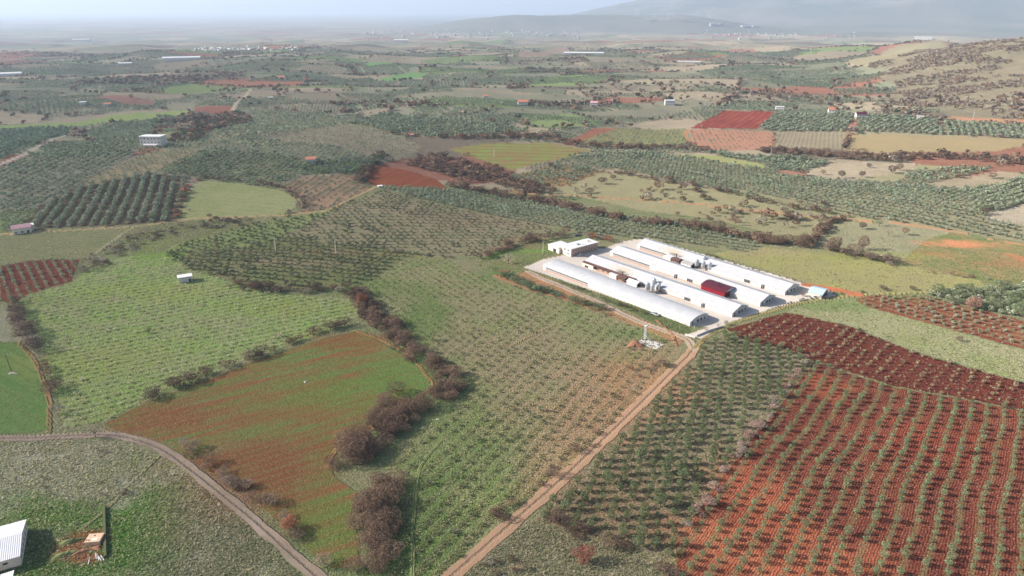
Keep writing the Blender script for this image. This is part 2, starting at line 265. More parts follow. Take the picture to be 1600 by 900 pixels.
# soft patches of another soil or growth: px, py, radius x, radius y (m), colour, strength
SPLATS = [(190,850,20,26,(92,132,56),.85),(60,800,26,10,(96,128,62),.7),(40,880,20,8,(88,122,58),.7),(980,590,26,30,(186,128,92),.75),(940,640,22,26,(180,130,98),.7),(890,690,14,26,(176,136,106),.6),(850,735,10,20,(176,140,112),.6),(1010,545,18,16,(150,128,96),.5),
 (700,480,45,30,(150,136,110),.5),(800,560,45,35,(148,130,102),.45),(660,500,16,40,(96,124,62),.8),(720,700,30,30,(96,122,62),.6),(640,830,18,26,(82,112,52),.7),(700,610,20,20,(90,122,58),.6),(960,520,22,10,(92,128,60),.7),(590,450,30,16,(104,128,66),.6),
 (850,560,60,45,(152,136,108),.55),(900,650,36,30,(156,134,106),.5),(400,740,32,26,(132,78,58),.65),(260,655,26,12,(140,86,60),.7),(540,530,24,10,(136,84,56),.6),(620,585,30,20,(92,132,62),.6),(500,620,30,14,(108,124,60),.5),(500,820,12,18,(104,124,60),.5),(470,650,20,8,(140,86,58),.4),
 (200,830,16,22,(86,130,50),.85),(90,810,30,9,(92,124,56),.8),(60,870,26,12,(84,114,54),.7),(110,700,50,8,(146,138,112),.4),(340,860,24,14,(104,106,82),.5),(300,800,16,14,(140,124,100),.5),(130,845,8,5,(158,92,62),.9),(110,862,7,4,(160,104,76),.8),(135,872,6,3,(168,96,76),.8),
 (1500,382,30,11,(206,138,100),.95),(1460,396,12,6,(168,112,84),.7),(1560,412,22,10,(160,110,80),.5),(1600,405,8,16,(196,120,86),.7),(1340,400,60,12,(140,146,70),.6),(1230,395,40,10,(160,146,112),.5),
 (240,455,40,14,(150,158,82),.6),(150,560,40,20,(148,150,84),.5),(450,480,30,14,(140,152,76),.6),(60,470,20,10,(120,128,80),.5),(245,400,20,14,(120,152,64),.8),(260,380,30,12,(128,140,78),.5),
 (1000,835,30,14,(126,102,78),.4),(960,780,30,20,(138,104,78),.4),(840,840,20,10,(130,122,100),.3),(1300,478,22,10,(110,132,74),.7),(1420,462,16,8,(108,122,70),.6),
 (1280,600,12,14,(176,100,70),.5),(1180,780,16,30,(184,104,74),.5),(1120,860,14,20,(188,112,80),.6),(1290,880,20,10,(188,110,80),.5),(1450,690,30,18,(142,66,48),.4),
 (760,345,60,20,(150,126,108),.5),(540,395,40,8,(152,120,98),.5),(450,410,50,6,(156,132,112),.5),(820,375,20,10,(150,124,90),.5),
 (875,280,24,8,(176,120,84),.7),(820,300,24,6,(168,116,84),.7),(780,395,8,5,(112,140,72),.7),(835,392,14,5,(112,146,66),.8),(905,375,10,4,(96,124,62),.6)]
SPL = []
for px, py, rx, ry, c, s in SPLATS:
    x, y = at(px, py); SPL.append((x, y, rx, ry, alb(c), s))

# patchwork of the far country: jittered cells with straight hedged borders
CELLT = [  # c1, c2, c3, (strip, tufts, furrow), olive?
 ((134,134,112),(144,136,116),(98,104,86),(.45,.5,0),True),
 ((124,128,106),(134,132,110),(92,100,82),(.45,.5,0),True),
 ((142,134,114),(148,132,114),(104,106,88),(.45,.5,0),True),
 ((158,144,122),(142,132,112),(150,138,118),(.2,.4,0),False),
 ((138,94,78),(150,110,92),(120,84,70),(.4,.3,.3),False),
 ((108,126,80),(118,128,88),(112,120,82),(.2,.2,.2),False),
 ((122,108,94),(112,104,90),(104,96,84),(.2,.9,0),False)]
CW = np.cumsum([.20,.14,.20,.22,.09,.035,.12]); CW /= CW[-1]
def cells(x, y):
    r = np.hypot(x, y)
    best = np.full(len(x), 1e9); sec = np.full(len(x), 1e9); bid = np.zeros(len(x), np.int64); hh = np.zeros((len(x), 3))
    s = np.where(r < 1500, 95.0, np.where(r < 4200, 150.0, 330.0)); lay = np.where(r < 1500, 0, np.where(r < 4200, 1, 2))
    wx = x + 40 * (vnoise(x / 150, y / 150, 61) - .5); wy = y + 40 * (vnoise(x / 150, y / 150, 62) - .5)
    gx = np.floor(wx / s / 1.5); gy = np.floor(wy / s)
    for i in (-1, 0, 1):
        for j in (-1, 0, 1):
            cx, cy = gx + i, gy + j
            sx = (cx + .15 + .7 * hsh(cx, cy, 1)) * s * 1.5; sy = (cy + .15 + .7 * hsh(cx, cy, 2)) * s
            a = .5 * (hsh(cx // 3, cy // 3, 8) - .5) + .25
            dx = wx - sx; dy = wy - sy
            u = dx * np.cos(a) + dy * np.sin(a); v = -dx * np.sin(a) + dy * np.cos(a)
            d = np.maximum(np.abs(u) / 1.5, np.abs(v)) + .25 * np.hypot(u / 1.5, v)
            nb = d < best
            sec = np.where(nb, best, np.minimum(sec, d)); best = np.where(nb, d, best)
            idh = hsh(cx, cy, 40)
            hh[nb, 0] = idh[nb]; hh[nb, 1] = hsh(cx, cy, 41)[nb]; hh[nb, 2] = hsh(cx, cy, 42)[nb]
    return np.searchsorted(CW, hh[:, 0]).clip(0, 6), hh, sec - best
def scrubby(x, y):
    """the brown scrub hill on the right"""
    t = x / np.maximum(y, 1); r = np.hypot(x, y)
    return (r > 1050) & (r < 2450) & (t > .50 + .12 * (fbm(x / 200, y / 200, 3, 91) - .5) + (1500 - r) / 4000 * (r < 1500))

def ground_at(x, y, trees_only=False):
    """field index (-1 patchwork, -2-k track k) and the vertex data"""
    n = len(x)
    fid = np.full(n, -1, np.int32)
    wx = x + .9 * (vnoise(x / 6, y / 6, 71) - .5); wy = y + .9 * (vnoise(x / 6, y / 6, 72) - .5)
    for i, f in enumerate(FIELDS):
        if f.get('yard'): fid[inside(f['P'], x, y)] = i
        else: fid[inside(f['P'], wx, wy)] = i
    tid = np.full(n, -1, np.int32); td = np.full(n, 1e9)
    for k, (nm, L, w, c1, c2) in enumerate(TR):
        d = dist_line(L, wx, wy, w)
        m = d < w / 2; tid[m] = k; td = np.minimum(td, d - w / 2)
    return fid, tid, td

# ------------------------------------------------------------------ materials
def nt(name):
    m = bpy.data.materials.new(name); m.use_nodes = True; t = m.node_tree
    for q in list(t.nodes): t.nodes.remove(q)
    return m, t
class N:
    def __init__(s, t): s.t = t
    def __call__(s, kind, ins=None, **kw):
        n = s.t.nodes.new('ShaderNode' + kind)
        for k, v in kw.items(): setattr(n, k, v)
        for k, v in (ins or {}).items():
            if hasattr(v, 'is_output') or isinstance(v, bpy.types.NodeSocket): s.t.links.new(v, n.inputs[k])
            else: n.inputs[k].default_value = v
        return n
    def math(s, op, a, b=None, clamp=False):
        n = s.t.nodes.new('ShaderNodeMath'); n.operation = op; n.use_clamp = clamp
        for i, v in enumerate((a, b)):
            if v is None: continue
            if isinstance(v, bpy.types.NodeSocket): s.t.links.new(v, n.inputs[i])
            else: n.inputs[i].default_value = v
        return n.outputs[0]
    def rng(s, v, a, b, c, d):
        n = s.t.nodes.new('ShaderNodeMapRange'); s.t.links.new(v, n.inputs[0])
        for i, q in enumerate((a, b, c, d)): n.inputs[i + 1].default_value = q
        return n.outputs[0]
    def mix(s, f, a, b, mode='MIX'):
        n = s.t.nodes.new('ShaderNodeMix'); n.data_type = 'RGBA'; n.blend_type = mode
        for i, v in ((0, f), (6, a), (7, b)):
            if isinstance(v, bpy.types.NodeSocket): s.t.links.new(v, n.inputs[i])
            else: n.inputs[i].default_value = v if i == 0 else tuple(v) + (1,)
        return n.outputs[2]
def ground_material():
    m, t = nt('soil_and_growth'); n = N(t)
    out = n('OutputMaterial'); pos = n('NewGeometry').outputs['Position']
    a1 = n('Attribute', attribute_name='c1').outputs['Color']; a2 = n('Attribute', attribute_name='c2').outputs['Color']
    a3 = n('Attribute', attribute_name='c3').outputs['Color']; pr = n('SeparateXYZ', {0: n('Attribute', attribute_name='pr').outputs['Vector']})
    su = n('Attribute', attribute_name='su').outputs['Fac']
    strip, tuft, fur = pr.outputs
    big = n('TexNoise', {'Vector': pos, 'Scale': .045, 'Detail': 5.0, 'Roughness': .65}).outputs['Fac']
    mid = n('TexNoise', {'Vector': pos, 'Scale': .38, 'Detail': 4.0, 'Roughness': .6}).outputs['Fac']
    fine = n('TexNoise', {'Vector': pos, 'Scale': 1.3, 'Detail': 4.0, 'Roughness': .72}).outputs['Fac']
    lump = n('TexNoise', {'Vector': pos, 'Scale': .75, 'Detail': 2.0, 'Roughness': .5, 'Distortion': 1.2}).outputs['Fac']
    k = n.math('ADD', n.math('MULTIPLY', big, .6), n.math('MULTIPLY', mid, .4))
    sp = n('SeparateXYZ', {0: pos}).outputs
    sv = n('CombineXYZ', {0: n.math('MULTIPLY', su, 1.1), 1: n.math('MULTIPLY', sp[0], .018), 2: n.math('MULTIPLY', sp[1], .018)}).outputs[0]
    streak = n('TexNoise', {'Vector': sv, 'Scale': 1.0, 'Detail': 4.0, 'Roughness': .7}).outputs['Fac']
    ks = n.rng(fur, .3, .7, 0, .8)                       # worked land: the soils change in streaks along the rows
    k = n.math('ADD', n.math('MULTIPLY', k, n.math('SUBTRACT', 1.0, ks)), n.math('MULTIPLY', streak, ks))
    c = n.mix(n.rng(k, .40, .60, 0, 1), a1, a2)
    # strips along the rows
    ph = n.math('ADD', su, n.math('MULTIPLY', n.math('SUBTRACT', lump, .5), .5))
    w = n.math('COSINE', n.math('MULTIPLY', ph, 2 * math.pi))
    w = n.rng(w, .1, .8, 0, 1)
    w = n.math('MULTIPLY', n.math('MULTIPLY', w, strip), n.rng(fine, .3, .6, .45, 1.0))
    c = n.mix(w, c, a3)
    # furrows of the plough
    f1 = n.math('SINE', n.math('MULTIPLY', n.math('ADD', n.math('MULTIPLY', su, 7.0), n.math('MULTIPLY', mid, 1.2)), 2 * math.pi))
    fv = n.math('MULTIPLY', n.math('MULTIPLY', f1, fur), n.math('SUBTRACT', 1.0, w))
    # dry and green tufts of its own colour
    tv = n.rng(fine, .35, .68, -.5, .5)
    val = n.math('ADD', 1.0, n.math('MULTIPLY', n.math('MULTIPLY', tv, tuft), 1.15))
    val = n.math('ADD', val, n.math('MULTIPLY', n.math('SUBTRACT', mid, .5), .45))
    val = n.math('ADD', val, n.math('MULTIPLY', fv, .15))
    c = n.mix(1.0, c, n('CombineColor', {0: val, 1: val, 2: val}).outputs[0], 'MULTIPLY')
    pale = n.math('MULTIPLY', n.rng(n('TexNoise', {'Vector': pos, 'Scale': 1.9, 'Detail': 2.0}).outputs['Fac'], .57, .70, 0, .55), tuft)
    c = n.mix(pale, c, alb((200,194,170)))
    hgt = n.math('ADD', n.math('MULTIPLY', n.math('ADD', n.math('MULTIPLY', fine, .7), n.math('MULTIPLY', lump, .8)), tuft), n.math('MULTIPLY', fv, .10))
    bp = n('Bump', {'Height': hgt, 'Strength': 1.0, 'Distance': 1.1})
    b = n('BsdfDiffuse', {'Color': c, 'Roughness': .6, 'Normal': bp.outputs[0]})
    t.links.new(b.outputs[0], out.inputs[0]); return m
def plain(name, c, rough=.8, metal=0.0, spec=.2, wear=.12, scale=.6, ribs=0, bump=0.0, stain=None):
    m, t = nt(name); n = N(t); out = n('OutputMaterial'); tc = n('TexCoord').outputs['Object']
    col = np.array(c, float)
    ns = n('TexNoise', {'Vector': tc, 'Scale': scale, 'Detail': 5.0, 'Roughness': .65}).outputs['Fac']
    v = n.rng(ns, .25, .75, 1 - wear, 1 + wear)
    cc = n.mix(1.0, tuple(col), n('CombineColor', {0: v, 1: v, 2: v}).outputs[0], 'MULTIPLY')
    ins = {'Roughness': rough, 'Metallic': metal, 'Specular IOR Level': spec}
    if stain is not None:
        for (sx, sy, r1, r2, sc, ss) in stain:
            mp = n('Mapping', {'Vector': tc, 'Location': (-sx / r1, -sy / r2, 0), 'Scale': (1 / r1, 1 / r2, 0)}).outputs[0]
            ln = n('VectorMath', {0: mp}, operation='LENGTH').outputs['Value']
            ln = n.math('ADD', ln, n.math('MULTIPLY', n.math('SUBTRACT', ns, .5), .8))
            cc = n.mix(n.rng(ln, 1.0, .1, 0, ss), cc, sc)
    if ribs:
        w = n('TexWave', {'Vector': tc, 'Scale': ribs}, wave_type='BANDS', bands_direction='X').outputs['Fac']
        bp = n('Bump', {'Height': w, 'Strength': .5, 'Distance': .08}); ins['Normal'] = bp.outputs[0]
        cc = n.mix(n.rng(w, 0, .5, .22, 0), cc, tuple(col * .7))
    elif bump:
        bp = n('Bump', {'Height': ns, 'Strength': bump, 'Distance': .3}); ins['Normal'] = bp.outputs[0]
    ins['Base Color'] = cc
    b = n('BsdfPrincipled', ins); t.links.new(b.outputs[0], out.inputs[0]); return m
def leaf_material(name, c=None, trans=.2):
    m, t = nt(name); n = N(t); out = n('OutputMaterial')
    a = n('Attribute', attribute_name='col').outputs['Color']
    if c is not None:
        oi = n('ObjectInfo'); rv = oi.outputs['Random']
        v = n.rng(rv, 0, 1, .78, 1.22); tint = n.mix(n.rng(rv, 0, 1, 0, .5), tuple(c[0]), tuple(c[1]))
        a = n.mix(1.0, a, tint, 'MULTIPLY'); a = n.mix(1.0, a, n('CombineColor', {0: v, 1: v, 2: v}).outputs[0], 'MULTIPLY')
    b = n('BsdfDiffuse', {'Color': a, 'Roughness': .5}); tr = n('BsdfTranslucent', {'Color': a})
    mx = n('MixShader', {0: trans, 1: b.outputs[0], 2: tr.outputs[0]})
    t.links.new(mx.outputs[0], out.inputs[0]); return m
MG = ground_material()
M = dict(
 dull=plain('weathered_wall', (.30,.29,.27), .9), bank=plain('grassy_bank', alb((104,112,70)), 1, wear=.35, bump=.8, scale=1.4), dstone=plain('field_stone', (.26,.24,.20), .95, wear=.35, bump=.6, scale=1.5),
 white=plain('white_sheet', (.56,.56,.56), .5, wear=.06, scale=.3), wall=plain('white_wall', (.52,.50,.47), .9, wear=.12),
 shade=plain('grey_wall', (.50,.49,.50), .9), brick=plain('brick', (.36,.24,.19), .95, wear=.25, scale=1.5), dbrick=plain('dark_brick', (.20,.12,.10), .95, wear=.3, scale=1.2),
 dark=plain('dark_opening', (.03,.03,.035), .6), grey=plain('grey_panel', (.28,.28,.28), .7, wear=.2), metal=plain('galvanised', (.55,.57,.60), .38, .7, .5, wear=.15),
 redroof=plain('red_sheet_roof', (.085,.014,.026), .45, ribs=1.6), redwall=plain('red_sheet_wall', (.20,.01,.018), .5, wear=.08),
 blue=plain('pale_blue_sheet', (.42,.54,.60), .5, wear=.08, ribs=1.2), conc=plain('concrete', (.48,.45,.41), .95, wear=.15), tan=plain('tan_render', (.55,.38,.26), .95, wear=.15),
 cream=plain('cream_wall', (.62,.55,.47), .9), tile=plain('roof_tiles', (.42,.16,.10), .9, wear=.25, scale=2), soil=plain('red_soil', alb((150,108,84)) * .9, 1, wear=.25, bump=.8),
 rib=plain('ribbed_sheet', (.80,.80,.82), .45, ribs=1.1, wear=.05), rust=plain('rusty_sheet', (.10,.055,.045), .9, wear=.4, scale=1.2), wood=plain('bark', (.12,.095,.075), 1, wear=.3),
 glass=plain('window_glass', (.05,.06,.08), .1, spec=.8), carw=plain('white_car_paint', (.75,.76,.78), .2, spec=.6, wear=.02), carb=plain('dark_blue_car_paint', (.03,.05,.12), .25, spec=.6, wear=.05),
 rubber=plain('rubber', (.02,.02,.02), .9), pole=plain('pole_concrete', (.62,.61,.58), .8), pink=plain('pink_sheet', (.50,.28,.30), .7, wear=.2), stone=plain('stone', (.55,.53,.48), .95, wear=.25, bump=.6))
ROOFS = {}
def roofmat(key, stain=None):
    if key not in ROOFS: ROOFS[key] = plain('white_roof_' + key, (.42,.42,.43), .55, wear=.13, scale=.35, stain=stain)
    return ROOFS[key]

# ------------------------------------------------------------------ mesh helpers
def raw_mesh(name, V, T, cols=None, mat=None):
    me = bpy.data.meshes.new(name); nv, nf = len(V), len(T)
    w = T.shape[1]
    me.vertices.add(nv); me.vertices.foreach_set('co', np.ascontiguousarray(V, np.float32).ravel())
    me.loops.add(nf * w); me.loops.foreach_set('vertex_index', np.ascontiguousarray(T, np.int32).ravel())
    me.polygons.add(nf); me.polygons.foreach_set('loop_start', np.arange(0, nf * w, w, dtype=np.int32))
    if cols is not None:
        a = me.attributes.new('col', 'FLOAT_COLOR', 'POINT')
        a.data.foreach_set('color', np.concatenate([cols, np.ones((nv, 1))], 1).astype(np.float32).ravel())
    me.update(calc_edges=True)
    if mat: me.materials.append(mat)
    return me
def tag(o, label=None, cat=None, group=None, kind=None):
    if label: o['label'] = label
    if cat: o['category'] = cat
    if group: o['group'] = group
    if kind: o['kind'] = kind
    return o
def link(name, me, parent=None):
    o = bpy.data.objects.new(name, me); COL.objects.link(o)
    if parent: o.parent = parent
    return o
def root(name, label, cat, loc, rz=0, group=None):
    o = bpy.data.objects.new(name, None); COL.objects.link(o); o.location = loc; o.rotation_euler = (0, 0, rz)
    o.empty_display_size = .5
    return tag(o, label, cat, group)
class MB:
    def __init__(s): s.v = []; s.f = []
    def add(s, v, f):
        b = len(s.v); s.v += [tuple(q) for q in v]; s.f += [tuple(i + b for i in q) for q in f]; return s
    def box(s, x0, x1, y0, y1, z0, z1):
        return s.add([(x0,y0,z0),(x1,y0,z0),(x1,y1,z0),(x0,y1,z0),(x0,y0,z1),(x1,y0,z1),(x1,y1,z1),(x0,y1,z1)],
                     [(0,3,2,1),(4,5,6,7),(0,1,5,4),(1,2,6,5),(2,3,7,6),(3,0,4,7)])
    def prism(s, prof, a0, a1, axis='x'):
        n = len(prof)
        v = [((a, p, q) if axis == 'x' else (p, a, q)) for a in (a0, a1) for p, q in prof]
        f = [tuple(range(n))[::-1], tuple(range(n, 2 * n))] + [(i, (i + 1) % n, n + (i + 1) % n, n + i) for i in range(n)]
        return s.add(v, f)
    def cyl(s, x, y, z0, z1, r0, r1=None, n=14):
        r1 = r0 if r1 is None else r1
        v = [(x + r * math.cos(2 * math.pi * i / n), y + r * math.sin(2 * math.pi * i / n), z) for z, r in ((z0, r0), (z1, r1)) for i in range(n)]
        f = [tuple(range(n))[::-1], tuple(range(n, 2 * n))] + [(i, (i + 1) % n, n + (i + 1) % n, n + i) for i in range(n)]
        return s.add(v, f)
    def bar(s, p, q, w=.1):
        p = mathutils.Vector(p); q = mathutils.Vector(q); d = (q - p).normalized()
        a = d.orthogonal().normalized() * w / 2; b = d.cross(a).normalized() * w / 2
        v = [e + i * a + j * b for e in (p, q) for i, j in ((-1,-1),(1,-1),(1,1),(-1,1))]
        return s.add(v, [(3,2,1,0),(4,5,6,7),(0,1,5,4),(1,2,6,5),(2,3,7,6),(3,0,4,7)])
    def build(s, name, mat, parent=None, bevel=0, smooth=False):
        me = bpy.data.meshes.new(name); me.from_pydata(s.v, [], s.f); me.update(); me.materials.append(mat)
        if smooth: me.polygons.foreach_set('use_smooth', [True] * len(me.polygons))
        o = link(name, me, parent)
        if bevel:
            b = o.modifiers.new('edge', 'BEVEL'); b.width = bevel; b.segments = 2
        return o

# ------------------------------------------------------------------ terrain
def build_terrain():
    rr = [95.0]
    while rr[-1] < 62000:
        r = rr[-1]; rr.append(r + min(max(r * r / 105000 * 1.15, .32), .0085 * r) if r > 130 else r + 1.5)
    rr = np.array(rr)
    aa = np.concatenate([np.arange(-75, -46.5, 1.5), np.arange(-46.5, 46.5, .098), np.arange(46.5, 76.6, 1.5)])
    na, nr = len(aa), len(rr)
    A, R = np.meshgrid(np.radians(aa), rr); x = (R * np.sin(A)).ravel(); y = (R * np.cos(A)).ravel(); z = height(x, y)
    n = len(x)
    fid, tid, td = ground_at(x, y)
    c1 = np.zeros((n, 3)); c2 = np.zeros((n, 3)); c3 = np.zeros((n, 3)); pr = np.zeros((n, 3)); su = np.zeros(n)
    ct, hh, bd = cells(x, y); r = np.hypot(x, y)
    T1 = np.array([alb(q[0]) for q in CELLT]); T2 = np.array([alb(q[1]) for q in CELLT]); T3 = np.array([alb(q[2]) for q in CELLT]); TP = np.array([q[3] for q in CELLT])
    tone = (.85 + .3 * hh[:, 2])[:, None]
    c1[:] = T1[ct] * tone; c2[:] = T2[ct] * tone; c3[:] = T3[ct] * tone; pr[:] = TP[ct]
    ang = hh[:, 1] * math.pi
    su[:] = (-x * np.sin(ang) + y * np.cos(ang)) / 6.5
    hb = (bd < np.where(r < 1500, 2.0, np.where(r < 4200, 3.5, 8))) & (hh[:, 2] > .55)
    c1[hb] = alb((92,84,74)); c2[hb] = alb((84,80,70)); pr[hb] = (0, .6, 0)
    sc = scrubby(x, y)
    c1[sc] = alb((146,136,112)); c2[sc] = alb((124,116,96)); pr[sc] = (0, .9, 0)
    town = (r > 4200) & (fbm(x / 900, y / 500, 3, 15) > .60)
    c1[town] = c1[town] * 1.25
    mt = sstep(8300, 9000, r) * sstep(-.2, -.1, x / np.maximum(y, 1))
    mc = lerp(alb((84,96,82)), alb((140,132,120)), (fbm(x / 700, y / 700, 5, 88) ** 1.5)[:, None])
    c1 = lerp(c1, mc, mt[:, None]); c2 = lerp(c2, mc, mt[:, None]); pr[mt > .5] = (0, .5, 0)
    nr_ = (r < 640); c1[nr_] = alb((112,124,82)); c2[nr_] = alb((136,130,100)); pr[nr_] = (0, .8, 0)
    for i, f in enumerate(FIELDS):
        m = fid == i
        if not m.any(): continue
        c1[m], c2[m], c3[m] = f['c']; pr[m] = f['k']
        su[m] = row_coord(f, x[m], y[m])
    for (sx, sy, rx, ry, c, s) in SPL:
        b = (np.abs(x - sx) < 2 * rx) & (np.abs(y - sy) < 2 * ry)
        xx, yy = x[b], y[b]
        d = np.sqrt(((xx - sx) / rx) ** 2 + ((yy - sy) / ry) ** 2) + 1.3 * (fbm(xx / 9, yy / 9, 4, 33) - .5)
        w = (s * (1 - sstep(.25, 1.35, d)))[:, None]
        yard = fid[b] == len(FIELDS) - 1
        w[yard] = 0
        c1[b] = lerp(c1[b], c, w); c2[b] = lerp(c2[b], c * .9, w)
    for k, (nm, L, wd, q1, q2) in enumerate(TR):
        m = tid == k
        if not m.any(): continue
        c1[m] = q1; c2[m] = q2; pr[m] = (0, .12, 0)
        d = dist_line(L, x[m], y[m], wd)
        mid = d < wd * .1                                # the strip between the two wheel tracks
        idx = np.where(m)[0][mid]; c1[idx] = q2 * .93; c2[idx] = q2 * .9; pr[idx] = (0, .4, 0)
    V = np.stack([x, y, z], 1)
    I = np.arange(n).reshape(nr, na)
    Q = np.stack([I[:-1, :-1].ravel(), I[:-1, 1:].ravel(), I[1:, 1:].ravel(), I[1:, :-1].ravel()], 1)
    key = np.where(tid >= 0, 1000 + tid, fid)[Q[:, 0]]
    rq = r[Q[:, 0]]; tq = (x / np.maximum(y, 1))[Q[:, 0]]
    key[(key == -1) & (rq > 8800) & (tq > -.16)] = -5
    # normals of the whole sheet, kept on every piece
    nx = {}
    for kk in np.unique(key):
        q = Q[key == kk]; used, inv = np.unique(q, return_inverse=True); q = inv.reshape(q.shape)
        if kk == -1: nm = 'ground'
        elif kk == -5: nm = 'mountains'
        elif kk >= 1000: nm = TR[kk - 1000][0]
        else: nm = FIELDS[kk]['name']
        me = raw_mesh(nm, V[used], q[:, ::-1], None, MG)
        for an, data in (('c1', c1), ('c2', c2), ('c3', c3)):
            a = me.attributes.new(an, 'FLOAT_COLOR', 'POINT'); a.data.foreach_set('color', np.concatenate([data[used], np.ones((len(used), 1))], 1).astype(np.float32).ravel())
        a = me.attributes.new('pr', 'FLOAT_VECTOR', 'POINT'); a.data.foreach_set('vector', pr[used].astype(np.float32).ravel())
        a = me.attributes.new('su', 'FLOAT', 'POINT'); a.data.foreach_set('value', su[used].astype(np.float32))
        me.polygons.foreach_set('use_smooth', np.ones(len(q), bool))
        tag(link(nm, me), kind='structure')
    # the country behind and around the drone
    mb = MB(); mb.add([(-62000,-30000,-125),(62000,-30000,-125),(62000,60000,-125),(-62000,60000,-125)], [(0,1,2,3)])
    o = mb.build('ground', plain('far_soil', alb((124,122,100)), 1), None); tag(o, kind='structure')
def row_coord(f, x, y):
    ca, sa = math.cos(f['ang']), math.sin(f['ang']); dx = x - f['o'][0]; dy = y - f['o'][1]
    u = dx * ca + dy * sa; v = -dx * sa + dy * ca
    a, wl_ = f['wob']
    return (v + a * np.sin(u * 2 * math.pi / wl_ + v / 45) + .6 * a * np.sin(u * 2 * math.pi / (wl_ * .43) + 1.3 + v / 30)) / f['gap']
build_terrain()

# ------------------------------------------------------------------ plants: leaf clouds
def leafcloud(n, leaf, lobes, seed, squash=1.0, thin=.5, low=.18, spread=.30, tone=.25):
    """unit plant: crown radius .5, top at 1; returns separate leaf triangles and their tone"""
    g = np.random.default_rng(seed)
    C = [np.array([0, 0, .55 + .05 * g.random()])]; R = [.33]
    for k in range(lobes):
        a = 2 * math.pi * (k + g.random() * .6) / lobes; d = spread * (.6 + .5 * g.random())
        C.append(np.array([math.cos(a) * d, math.sin(a) * d, .42 + .36 * g.random()])); R.append(.15 + .12 * g.random())
    C = np.array(C); R = np.array(R)
    w = R ** 2; idx = g.choice(len(R), n * 3, p=w / w.sum())
    d = g.normal(size=(n * 3, 3)); d /= np.linalg.norm(d, axis=1)[:, None]
    p = C[idx] + d * R[idx][:, None] * (.86 + .22 * g.random((n * 3, 1))) * np.array([1, 1, squash])
    D = np.linalg.norm((p[:, None] - C[None]) / np.array([1, 1, squash]), axis=2) / R[None]
    ok = ((D < .80).sum(1) == 0) & (p[:, 2] > low)
    p = p[ok][:n]; d = d[ok][:n]; n = len(p)
    nn = d + g.normal(size=(n, 3)) * .55; nn /= np.linalg.norm(nn, axis=1)[:, None]
    a = np.cross(nn, g.normal(size=(n, 3))); a /= np.linalg.norm(a, axis=1)[:, None]; b = np.cross(nn, a)
    s = leaf * (.6 + .8 * g.random((n, 1)))
    V = np.stack([p + a * s, p - a * s * .6 + b * s * thin, p - a * s * .6 - b * s * thin], 1).reshape(-1, 3)
    tn = 1 + tone * 2 * (g.random(n) - .5); tn = np.repeat(tn, 3)
    return V, tn
def trunk_tris(seed, r=.045, h=.5, limbs=4):
    g = np.random.default_rng(seed); V = []
    def seg(p, q, r0, r1):
        p = np.array(p); q = np.array(q); d = q - p; d /= np.linalg.norm(d); a = np.cross(d, [.3, .9, .1]); a /= np.linalg.norm(a); b = np.cross(d, a)
        k = 6; ang = np.arange(k) * 2 * math.pi / k
        A = p + r0 * (np.cos(ang)[:, None] * a + np.sin(ang)[:, None] * b); B = q + r1 * (np.cos(ang)[:, None] * a + np.sin(ang)[:, None] * b)
        for i in range(k):
            j = (i + 1) % k; V.extend([A[i], A[j], B[j], A[i], B[j], B[i]])
    top = np.array([.02, .01, h * .55]); seg((0, 0, -.06), top, r, r * .75)
    for k in range(limbs):
        a = 2 * math.pi * k / limbs + g.random(); e = np.array([math.cos(a) * .22, math.sin(a) * .22, .45 + .25 * g.random()])
        seg(top, e, r * .55, r * .2)
        for q in range(2):
            e2 = e + np.array([.12 * g.normal(), .12 * g.normal(), .12 + .08 * g.random()]); seg(e, e2, r * .2, r * .08)
    return np.array(V)
def tri_mesh(name, V, cols, mat):
    T = np.arange(len(V)).reshape(-1, 3); return raw_mesh(name, V, T, cols, mat)
def scatter(name, temps, items, mat, label=None, cat=None, group=None):
    """items: array (x, y, z, width, height, rot, r, g, b, template) -> one mesh"""
    if not len(items): return
    VV, CC = [], []
    for ti, (tv, tn) in enumerate(temps):
        it = items[items[:, 9].astype(int) == ti]
        if not len(it): continue
        c, s = np.cos(it[:, 5])[:, None], np.sin(it[:, 5])[:, None]
        X = (tv[None, :, 0] * c - tv[None, :, 1] * s) * it[:, 3:4] + it[:, 0:1]
        Y = (tv[None, :, 0] * s + tv[None, :, 1] * c) * it[:, 3:4] + it[:, 1:2]
        Z = tv[None, :, 2] * it[:, 4:5] + it[:, 2:3]
        VV.append(np.stack([X, Y, Z], 2).reshape(-1, 3))
        CC.append((it[:, None, 6:9] * tn[None, :, None]).reshape(-1, 3))
    V = np.concatenate(VV); o = link(name, tri_mesh(name, V, np.concatenate(CC), mat))
    return tag(o, label, cat, group, 'stuff')
ML = leaf_material('leaves'); MGR = leaf_material('grass', None, .45)

# olive trees of every orchard
def lattice(f):
    ca, sa = math.cos(f['ang']), math.sin(f['ang']); P = f['P'] - f['o']
    U = P[:, 0] * ca + P[:, 1] * sa; Vv = -P[:, 0] * sa + P[:, 1] * ca
    ks = np.arange(math.floor(Vv.min() / f['gap']) - 2, math.ceil(Vv.max() / f['gap']) + 3)
    us = np.arange(U.min() - 5, U.max() + 5, f['tgap'])
    K, UU = np.meshgrid(ks, us); K = K.ravel(); UU = UU.ravel() + f['stag'] * f['tgap'] * (K.astype(float) % 6)
    v = K * f['gap']; a, w = f['wob']
    for _ in range(3): v = K * f['gap'] - a * np.sin(UU * 2 * math.pi / w + v / 45) - .6 * a * np.sin(UU * 2 * math.pi / (w * .43) + 1.3 + v / 30)
    x = UU * ca - v * sa + f['o'][0]; y = UU * sa + v * ca + f['o'][1]
    j = .2 if f['gap'] > 6.9 else .3
    x = x + RNG.normal(size=len(x)) * j; y = y + RNG.normal(size=len(x)) * j
    return x, y
